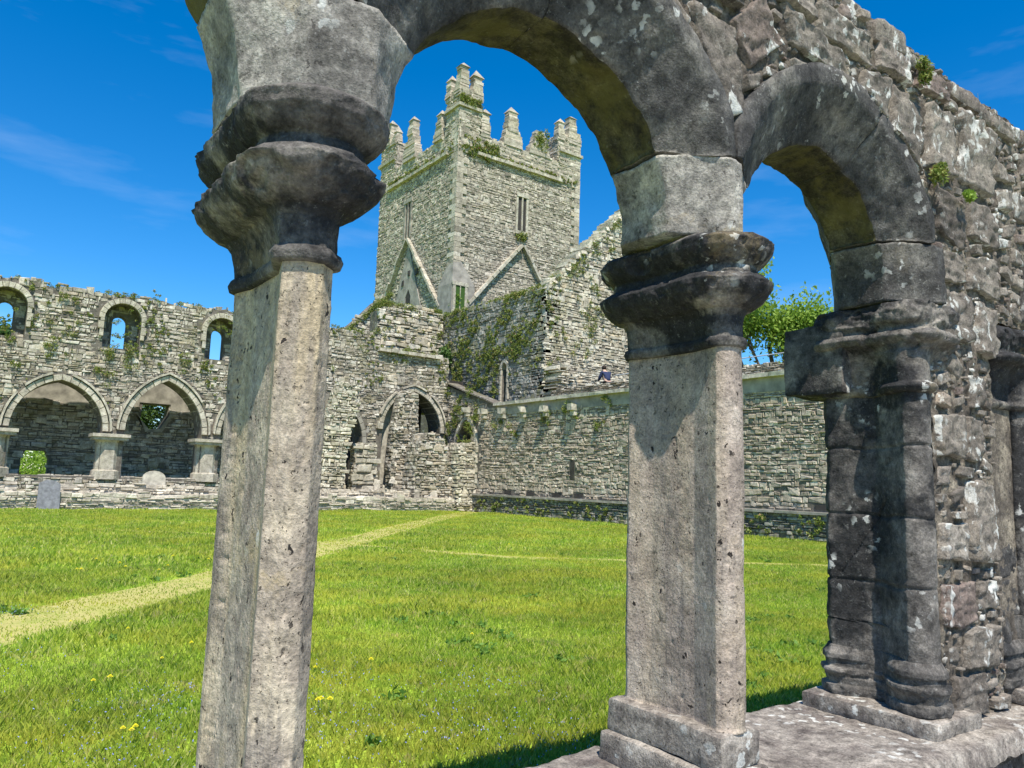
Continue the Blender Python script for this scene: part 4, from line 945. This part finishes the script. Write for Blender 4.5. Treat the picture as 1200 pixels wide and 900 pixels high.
    # plain back face stones
    facing('back_facing', OY(YB-.05), (1, 0), (0, 1), [(-.1, 2.7), (6.6, 2.7), (6.6, 3.4), (-.1, 3.5)], [[(c+.76*cos(a), ZS+.76*sin(a)) for a in np.linspace(0, 2*pi, 24)] for c in AC], M['rubble'], aw, (.08, .16), (.15, .35), (.02, .06), 8)
rubble()

def dwarf():
    t = thing('dwarf_wall', 'low weathered stone wall under the near arcade, carrying the pillars', 'wall', (2, 1.7, 0))
    mb = MB(); V = []; nx, ny = 620, 60; x0, x1 = -1.6, 6.8
    for i in range(nx+1):
        for j in range(ny+1):
            x = x0+(x1-x0)*i/nx; f = j/ny; y0 = 1.325+.03*noise.noise(Vector((x*2.5, 0, 5)))+.012*noise.noise(Vector((x*11, 0, 5))); y1 = 2.055+.03*noise.noise(Vector((x*2.1, 3, 5)))+.015*noise.noise(Vector((x*9, 3, 5)))
            y = y0+(y1-y0)*f; e = min(f, 1-f)*(y1-y0); q = Vector((x, y, 0))
            z = .662+.010*noise.noise(q*3)+.006*noise.noise(q*11)+.0035*noise.noise(q*34)-.03*max(0, 1-e/.03)**2*(1+.8*noise.noise(Vector((x*14, f, 0))))
            if j in (0, ny): z -= .05
            V.append((x, y, z))
    F = [(i*(ny+1)+j, (i+1)*(ny+1)+j, (i+1)*(ny+1)+j+1, i*(ny+1)+j+1) for i in range(nx) for j in range(ny)]
    mb.add(V, F); mb.build('wall_top', M['dwarf'], t, smooth=True)
    mb = MB(); mb.box((-1.58, 1.37, 0), (6.78, 2.0, .60)); mb.build('wall_core', M['mortar'], t)
    rnd = random.Random(9)
    for yy, Nn, U in ((1.385, NY, (1, 0)), (1.99, (0, 1), (1, 0))):
        mb = MB(); z = 0.0
        while z < .58:
            h = rnd.uniform(.10, .17); s = -1.6
            if z+h > .54: h = .60-z
            while s < 6.7:
                l = rnd.uniform(.15, .4); bigstone(mb, [(s+.006, z+.006), (s+l-.006, z+.004), (s+l-.006, z+h-.006), (s+.006, z+h-.004)], rnd.uniform(.02, .05), rnd, 6, O=(0, yy), Nn=Nn, U=U); s += l
            z += h
        mb.build('rubble_facing', M['rubble'], t, smooth=True)
dwarf()

def dup(root, dx, label):
    r = root.copy(); COL.objects.link(r); r.location.x += dx; r['label'] = label
    for ch in root.children: c = ch.copy(); COL.objects.link(c); c.parent = r
    return r

# ================================================================== VEGETATION
rs = np.random.RandomState(5)
def mkleaf(name, V, mat, label=None, cat=None, kind=None, parent=None):
    o = link(name, fastmesh(name, V, 4), mat, parent)
    if label: tag(o, label, cat)
    if kind: tag(o, kind=kind)
    return o
# weeds on walls --------------------------------------------------
C = []; R_ = []
def tuft(p, r): C.append(tuple(p)); R_.append(r)
for i in range(330):   # nave wall tops
    x = rs.uniform(-1, 22); z = (9.1 if x < 17.6 else 8.4)+rs.uniform(-.1, .12)
    if noise.noise(Vector((x*.9, 3, 3))) > -.15: tuft((x, YN+rs.uniform(-.1, .6), z), rs.uniform(.05, .17))
for i in range(1500):
    x = rs.uniform(-1, 22); z = rs.uniform(5.6, 9.0) if rs.rand() < .75 else rs.uniform(3.2, 6)
    n_ = noise.noise(Vector((x*.55, z*.6, 7)))+.5*noise.noise(Vector((x*2, z*2, 7)))
    if n_ > .10 and not any(hypot((x-c), z-zs) < r+.1 for c, zs, hw, r in ARCH): tuft((x, YN-.07, z), rs.uniform(.03, .12)*(1 if rs.rand() < .85 else 1.8))
for (u, v, r) in ((124, 415, .35), (135, 410, .3), (150, 412, .3), (62, 400, .3), (60, 410, .25), (185, 345, .2), (218, 430, .3), (215, 420, .25), (118, 430, .3), (130, 445, .25), (90, 350, .2), (75, 343, .2), (240, 432, .25), (20, 430, .2), (155, 430, .3)): 
    for k in range(4): p = un(u+rs.uniform(-6, 6), v+rs.uniform(-8, 8), 'y', YN-.12); tuft(p, r*rs.uniform(.4, .8))
V = leaves(C, R_, (np.array(R_)*300).astype(int)+8, .036, rs, .6, .8); mkleaf('wall_plants', V, M['leaf_wall'], kind='stuff')
C = []; R_ = []
for i in range(2600):  # ivy wall
    y = rs.uniform(30.4, 40.3); z = rs.uniform(5.4, 11.8); q = Vector((y*.45+z*.35, z*.35, 4)); n_ = noise.noise(q*1.2)+.6*noise.noise(Vector((y*1.6, z*1.2, 1)))
    if n_+rs.normal()*.22 > .16-.06*(z-8)/3+(.15 if y < 32 else 0)-(.25 if y > 38 else 0): (None if 33.2 < y < 34.2 and z < 8.4 else tuft((24-.08, y, z), rs.uniform(.04, .17)))
for i in range(160): y = rs.uniform(30.3, 40.4); tuft((24+rs.uniform(0, .8), y, 11.65+rs.uniform(0, .12)), rs.uniform(.08, .25))
for i in range(300):   # gable
    s = rs.uniform(0, 7); x = 24+s; zt = 11.6+s*.97; z = zt-rs.uniform(0, 1)**2*6
    if noise.noise(Vector((x*.8, z*.8, 9))) > .05 or rs.rand() < .1: tuft((x, 30.3-.12 if z < zt-.1 else 30.6, z), rs.uniform(.06, .26))
for i in range(140): x = rs.uniform(19.4, 23.9); tuft((x, 40.4+rs.uniform(-.1, .5), 11.75+rs.uniform(-.15, .2)), rs.uniform(.08, .28))
for i in range(60): x = rs.uniform(19.4, 23.9); z = rs.uniform(8.5, 11.5); tuft((x, 40.3, z), rs.uniform(.08, .2))
for i in range(70): s = rs.uniform(0, 3.4); tuft((19.2+s, 44.9, 10.4+s*.97), rs.uniform(.1, .3))
for i in range(160):   # around the ruined bay
    u = rs.uniform(515, 560); v = rs.uniform(455, 520); p = un(u, v, 'x', XE-.1)
    if noise.noise(Vector((p.y*.9, p.z*.9, 3))) > -.1: tuft(p, rs.uniform(.08, .25))
for (u, v) in ((665, 480), (702, 500), (640, 490), (710, 470), (600, 505), (583, 500), (672, 482)): 
    for k in range(5): tuft(un(u+rs.uniform(-5, 5), v+rs.uniform(-7, 7), 'x', XE-.1), rs.uniform(.08, .2))
for i in range(200): y = rs.uniform(12, 33); tuft((XE-.25, y, rs.uniform(.1, .8)), rs.uniform(.03, .12)) if noise.noise(Vector((y*.7, 0, 0))) > -.1 else None
V = leaves(C, R_, (np.array(R_)*230).astype(int)+8, .045, rs, .5, .9); mkleaf('wall_ivy', V, M['leaf_wall'], kind='stuff')
C = []; R_ = []
for i in range(130):   # tower
    if rs.rand() < .5: tuft((rs.uniform(TX+.3, TX+3.4), TY-.15, 24.9+rs.uniform(-.5, .8)), rs.uniform(.08, .26))
    else: tuft((rs.uniform(TX, TX+TS), TY-.15, 24.85+rs.uniform(-.1, .2)), rs.uniform(.06, .16))
for i in range(60): tuft((TX-.2, rs.uniform(TY+.5, TY+TSY), 24.9+rs.uniform(-.15, .2)), rs.uniform(.06, .18))
for i in range(50): tuft((rs.uniform(TX-.1, TX+1.7), TY-.2, 28+rs.uniform(-.1, .6)), rs.uniform(.08, .22))
for i in range(40): tuft((TX+7.2+rs.normal()*.3, TY-.1, 27.3+rs.normal()*.35), rs.uniform(.1, .25))
for i in range(16): tuft((32.4+rs.normal()*.25, TY-.15, 19.4+rs.normal()*.15), rs.uniform(.1, .2))
V = leaves(C, R_, (np.array(R_)*160).astype(int)+6, .07, rs, .5, .9); mkleaf('tower_weeds', V, M['leaf_wall'], kind='stuff')
# bush on the ledge, bush in holes
def bush(name, label, c, r, n, size, mat, k=14, flat=.9, white=0):
    t = thing(name, label, 'bush', (c[0], c[1], c[2]-r*.8)); cs = [(c[0]+rs.normal()*r*.45, c[1]+rs.normal()*r*.4, c[2]+rs.normal()*r*.45*flat) for _ in range(k)]
    V = leaves(cs, [r*.45]*k, [n//k]*k, size, rs); mkleaf('foliage', V, mat, parent=t)
    mb = MB()
    for q in cs[:6]: mb.tube([(c[0], c[1], c[2]-r*.9), tuple((Vector(q)+Vector(c))/2), q], [.03, .02, .008], 5)
    mb.build('stems', M['bark'], t)
    if white: V = leaves(cs, [r*.5]*k, [white//k]*k, .045, rs); mkleaf('blossoms', V, M['white'], parent=t)
p = un(522, 424, 'x', 23.7); bush('ivy_bush', 'dark green ivy bush sprouting at the corner ledge left of the overgrown wall', p, .75, 1500, .09, M['leaf_dark'])
bush('ivy_bush', 'dark ivy filling the hole in the second pointed arch', (8.1, 43.2, 4.5), 1.25, 3600, .09, M['leaf_dark'])
bush('flowering_shrub', 'white flowered shrub seen through the low doorway at far left', (4.0, 52, 2.0), 2.6, 6000, .10, M['leaf_tree'], 20, .9, 420)
bush('flowering_shrub', 'darker green shrub behind the doorway shrub at far left', (6.4, 58, 1.7), 3.0, 3500, .12, M['leaf_dark'], 20)
bush('ivy_bush', 'small tuft of weeds on the tower stair window', (27.1, 43.9, 13.7), .5, 500, .08, M['leaf_tree'])

def tree(name, label, base, H, spread, leafmat, seed, nleaf=60, lsize=.13, trunk=.28, cl=.9, crown0=.32):
    r = random.Random(seed); t = thing(name, label, 'tree', base, 'trees beyond the abbey walls'); mb = MB(); tips = []
    def grow(p, d, L, rad, lev):
        n = 4; pts = [p]; q = Vector(p); dd = Vector(d)
        for i in range(n):
            dd = (dd+Vector((r.uniform(-1, 1), r.uniform(-1, 1), r.uniform(-.3, .7)))*.16).normalized(); q = q+dd*L/n; pts.append(tuple(q))
        mb.tube(pts, [rad*(1-.12*i) for i in range(n+1)], 7 if lev < 2 else 5)
        if lev >= 3: tips.extend(pts[1:]); return
        if lev == 2: tips.extend(pts[2:])
        for k in range(r.choice((3, 4)) if lev else 6):
            a = r.uniform(0, 2*pi); el = r.uniform(.35, .95) if lev == 0 else r.uniform(.2, .8)
            v = (dd*cos(el)+Vector((cos(a), sin(a), r.uniform(-.1, .4)))*sin(el)).normalized(); f = r.uniform(.35, 1) if lev else r.uniform(crown0+.1, 1)
            b_ = Vector(pts[0]).lerp(Vector(pts[-1]), f) if lev == 0 else Vector(pts[min(n, int(f*n)+1)])
            grow(tuple(b_), v, L*r.uniform(.5, .72)*spread, rad*.5, lev+1)
    grow((0, 0, -.1), (0, 0, 1), H*.55, trunk, 0)
    mb.v = [(x+base[0], y+base[1], z+base[2]) for x, y, z in mb.v]; mb.build('trunk', M['bark'], t, smooth=True)
    T = np.array(tips)+np.array(base); T = T+rs.normal(size=T.shape)*.15
    V = leaves(T, [cl]*len(T), [nleaf]*len(T), lsize, rs, .3, .7); mkleaf('crown', V, leafmat, parent=t)
tree('broadleaf_tree', 'light green spring tree rising behind the right hand wall', (35.5, 24.4, 1.5), 15.0, .95, M['leaf_tree'], 5, 85, .12, .2, 1.15, -.05)
tree('broadleaf_tree', 'paler small tree partly hidden beside the dark respond, behind the wall', (39.5, 20.6, 1.5), 13.5, .95, M['leaf_tree'], 8, 75, .12, .18, 1.15, -.05)
tree('dark_tree', 'tree seen through the far left window niche', (1.0, 60, 0), 12.6, .8, M['leaf_dark'], 6, 40, .2, .3, 1.0)
tree('dark_tree', 'distant tree behind the nave wall, glimpsed through a doorway', (8.5, 66, 0), 9, .8, M['leaf_tree'], 9, 30, .2, .3, 1.0)

# ------------------------------------------------------------------ grass
def grass():
    segs = [(2.06, 7.5, 430000, .052, .0036), (7.5, 14, 260000, .066, .0075), (14, 33.3, 200000, .085, .018)]
    for si, (a, b_, n, h, wd) in enumerate(segs):
        Y = a+(b_-a)*rs.uniform(0, 1, n); fx0 = Y*.02-1.5; fx1 = np.minimum(XE-.3, Y*2.6+2.2); X = fx0+(fx1-fx0)*rs.uniform(0, 1, n)
        d1 = dpath(PATH1, X, Y)-.45; d2 = dpath(PATH2, X, Y)-.22; d = np.minimum(d1, d2)
        worn = 1-np.clip((d+.05)/.35, 0, 1); keep = rs.uniform(0, 1, n) > worn*.6*np.where(d2 < d1, .5, 1)*(.6+.8*rs.uniform(0,1,n))
        X, Y, worn = X[keep], Y[keep], worn[keep]; n = len(X)
        cl_ = np.array([noise.noise(Vector((x*.9, y*.9, 0)))+.6*noise.noise(Vector((x*3.1, y*3.1, 4))) for x, y in zip(X[::1], Y[::1])])
        H = h*rs.uniform(.45, 1.25, n)*(1+.55*np.clip(cl_, -.6, 1))*(1-.6*worn)
        th = rs.uniform(0, 2*pi, n); dx, dy = np.cos(th), np.sin(th); w_ = wd*rs.uniform(.7, 1.3, n); ln = rs.uniform(.1, .8, n)*H; ph = rs.uniform(0, 2*pi, n)
        lx, ly = np.cos(ph)*ln, np.sin(ph)*ln; z0 = np.zeros(n)-.005
        P = np.stack([np.stack([X-dx*w_, Y-dy*w_, z0], 1), np.stack([X+dx*w_, Y+dy*w_, z0], 1), np.stack([X+dx*w_*.7+lx*.4, Y+dy*w_*.7+ly*.4, H*.62], 1), np.stack([X+lx, Y+ly, H], 1)], 1).reshape(-1, 3)
        o = link('lawn_grass', fastmesh('lawn_grass', P, 4), M['grass']); tag(o, kind='stuff')
    # broad-leaved weeds
    n = 520; Y = 2.3+rs.uniform(0, 1, n)**1.6*14; X = -1+rs.uniform(0, 1, n)*(Y*2.2+2); g = np.array([noise.noise(Vector((x*.8, y*.8, 11))) for x, y in zip(X, Y)]) > .12
    X, Y = X[g], Y[g]; C = np.stack([X, Y, np.full(len(X), .035)], 1)
    V = leaves(C, rs.uniform(.05, .13, len(C)), [26]*len(C), .032, rs, .1, .35); mkleaf('lawn_weeds', V, leaf('weed_leaves', [(0, (.07, .16, .02)), (1, (.17, .30, .05))], .3), kind='stuff')
    # blue speedwell patches
    n = 2600; cx = [(1.9, 4.6), (2.6, 4.2), (3.3, 4.9), (.9, 4.7), (.3, 7.2), (-.1, 6.2), (2.3, 5.6), (.4, 9.5), (3.0, 3.6), (1.2, 5.6)]
    k = rs.randint(0, len(cx), n); P = np.array(cx)[k]+rs.normal(size=(n, 2))*.28; C = np.stack([P[:, 0], P[:, 1], rs.uniform(.05, .11, n)], 1)
    V = leaves(C, [.004]*n, [1]*n, .0055, rs, .1); mkleaf('blue_flowers', V, M['blue'], kind='stuff')
grass()
def dandelion():
    t = thing('dandelion', 'yellow dandelion flower in the lawn', 'flower', (0, 0, 0), 'dandelions dotted over the lawn')
    mb = MB(); mb.tube([(0, 0, 0), (.006, .003, .06), (.01, 0, .115)], .0022, 5); mb.build('stem', M['stem'], t)
    mb = MB()
    for ring_ in range(3):
        for i in range(14):
            a = 2*pi*i/14+ring_*.2; r = .021-.006*ring_; z = .115+.004*ring_; mb.add([(.01, 0, z), (.01+r*cos(a-.16), r*sin(a-.16), z+.003+.003*ring_), (.01+r*1.08*cos(a), r*1.08*sin(a), z+.004+.003*ring_), (.01+r*cos(a+.16), r*sin(a+.16), z+.003+.003*ring_)], [(0, 1, 2, 3)])
    mb.build('flower_head', M['petal'], t); return t
first = dandelion(); used = False
spots = [(370, 780), (378, 818), (386, 822), (372, 822), (150, 735), (82, 726), (130, 794), (109, 795), (145, 850), (155, 852), (190, 768), (224, 753), (40, 644), (162, 621), (112, 657), (139, 662), (146, 666), (186, 668), (197, 665), (203, 655), (90, 668), (245, 655), (554, 742), (436, 774), (597, 640), (160, 850), (94, 671)]
for i, (u, v) in enumerate(spots):
    p = un(u, v, 'z', .1); o = first if i == 0 else first.copy()
    if i:
        COL.objects.link(o)
        for ch in first.children: c = ch.copy(); COL.objects.link(c); c.parent = o
    o.location = (p.x, p.y, 0); o.rotation_euler = (0, 0, random.uniform(0, 6)); s = random.uniform(.65, 1.0)*(1 if v > 700 else 1.3); o.scale = (s, s, s)
    o['label'] = {(554, 742): 'single yellow dandelion in open lawn midway between the two near pillars', (436, 774): 'small yellow dandelion just right of the nearest pillar', (597, 640): 'distant yellow dandelion near the thin mown line, centre of the lawn', (40, 644): 'yellow dandelion at the far left edge of the lawn, nearest the low wall', (370, 780): 'yellow dandelion standing tallest beside the right edge of the nearest pillar'}.get((u, v), 'yellow dandelion flower in the lawn')
# dry stalks on top of the arcade wall and moss tufts in its joints
t = tag(thing('dry_grass_stalks', 'few pale dry grass stalks on top of the near wall, upper right', 'plant', (4.0, 1.6, 3.38)))
mb = MB()
for i in range(9):
    x = 3.75+random.uniform(0, .35); y = 1.55+random.uniform(0, .2); h = random.uniform(.10, .24); lx = random.uniform(-.09, .09)
    mb.tube([(x, y, 3.38), (x+lx*.4, y, 3.38+h*.6), (x+lx, y+random.uniform(-.03, .03), 3.38+h)], [.0016, .0012, .0006], 4)
mb.build('stalks', M['dry'], t)
for (x, z, r, lab, mt) in ((3.22, 2.90, .055, 'green moss tuft in a joint right of the near arch', 'leaf_wall'), (3.12, 3.30, .05, 'rusty dry fern tuft near the top of the near wall', 'leaf_wall'), (3.50, 2.86, .03, 'tiny green tuft in a joint below the pale slab', 'leaf_tree')):
    t = thing('moss_tuft', lab, 'plant', (x, YF-.03, z)); V = leaves([(x+rs.normal()*r*.4, YF-.03, z+rs.normal()*r*.5) for _ in range(8)], [r*.6]*8, [60]*8, .010, rs, .5); mkleaf('foliage', V, M[mt], parent=t)

# ================================================================== PERSON on the terrace
def person(loc):
    t = thing('person', 'person in a navy jacket bending forward behind the terrace rail', 'person', loc)
    def skin(name, verts, edges, rad, mat, parent, sub=2, root=0):
        me = bpy.data.meshes.new(name); me.from_pydata(verts, edges, []); o = bpy.data.objects.new(name, me); COL.objects.link(o); me.materials.append(mat)
        o.parent = parent; m = o.modifiers.new('skin', 'SKIN'); m.use_smooth_shade = True
        for i, r in enumerate(rad): me.skin_vertices[0].data[i].radius = (r, r) if isinstance(r, float) else r
        me.skin_vertices[0].data[root].use_root = True
        s = o.modifiers.new('sub', 'SUBSURF'); s.levels = sub; s.render_levels = sub; return o
    # facing +Y (left in the picture), torso bent forward
    v = [(0, 0, .93), (0, .10, 1.15), (0, .20, 1.36), (0, .27, 1.46), (0, .34, 1.54), (0, .38, 1.62), (.19, .20, 1.38), (-.19, .20, 1.38), (.25, .30, 1.14), (-.25, .30, 1.14), (.18, .50, 1.06), (-.18, .50, 1.06), (.14, .58, 1.04), (-.14, .58, 1.04), (.10, 0, .86), (-.10, 0, .86), (.11, .04, .48), (-.11, -.02, .48), (.11, -.02, .08), (-.11, -.06, .08), (.12, .12, .04), (-.12, .08, .04)]
    e = [(0, 1), (1, 2), (2, 3), (3, 4), (4, 5), (2, 6), (2, 7), (6, 8), (7, 9), (8, 10), (9, 11), (10, 12), (11, 13), (0, 14), (0, 15), (14, 16), (15, 17), (16, 18), (17, 19), (18, 20), (19, 21)]
    r = [.14, .14, .15, .06, .095, .09, .07, .07, .05, .05, .038, .038, .035, .035, .09, .09, .06, .06, .045, .045, .04, .04]
    skin('body', v, e, r, plain('skin', (.55, .36, .27), .05, 5), t)
    k = [0, 1, 2, 6, 7, 8, 9, 10, 11]; idx = {a: i for i, a in enumerate(k)}; jr = {0: .175, 1: .17, 2: .175, 6: .095, 7: .095, 8: .075, 9: .075, 10: .055, 11: .055}
    skin('jacket', [v[i] for i in k], [(idx[a], idx[b]) for a, b in e if a in idx and b in idx], [jr[i] for i in k], plain('navy_cloth', (.025, .035, .085), .2, 30), t)
    k = [0, 14, 15, 16, 17, 18, 19]; idx = {a: i for i, a in enumerate(k)}; jr = {0: .155, 14: .11, 15: .11, 16: .085, 17: .085, 18: .065, 19: .065}
    skin('trousers', [v[i] for i in k], [(idx[a], idx[b]) for a, b in e if a in idx and b in idx], [jr[i] for i in k], plain('dark_cloth', (.03, .03, .035), .2, 30), t)
    bm = bmesh.new(); bmesh.ops.create_icosphere(bm, subdivisions=3, radius=.118); 
    for q in bm.verts: q.co = Vector((q.co.x*.9, q.co.y*1.05, q.co.z))+Vector((0, .335, 1.635))
    me = bpy.data.meshes.new('hair'); bm.to_mesh(me); bm.free(); me.polygons.foreach_set('use_smooth', [True]*len(me.polygons)); h = bpy.data.objects.new('hair', me); COL.objects.link(h); me.materials.append(plain('dark_hair', (.03, .02, .015), .2, 60)); h.parent = t
    mb = MB(); mb.tube([(0, .445, 1.60), (0, .468, 1.585)], [.02, .012], 6); mb.build('nose', plain('skin_nose', (.55, .36, .27), .05, 5), None).parent = t
    t.rotation_euler = (0, 0, radians(-10)); return t
person((23.55, 25.1, 5.2))
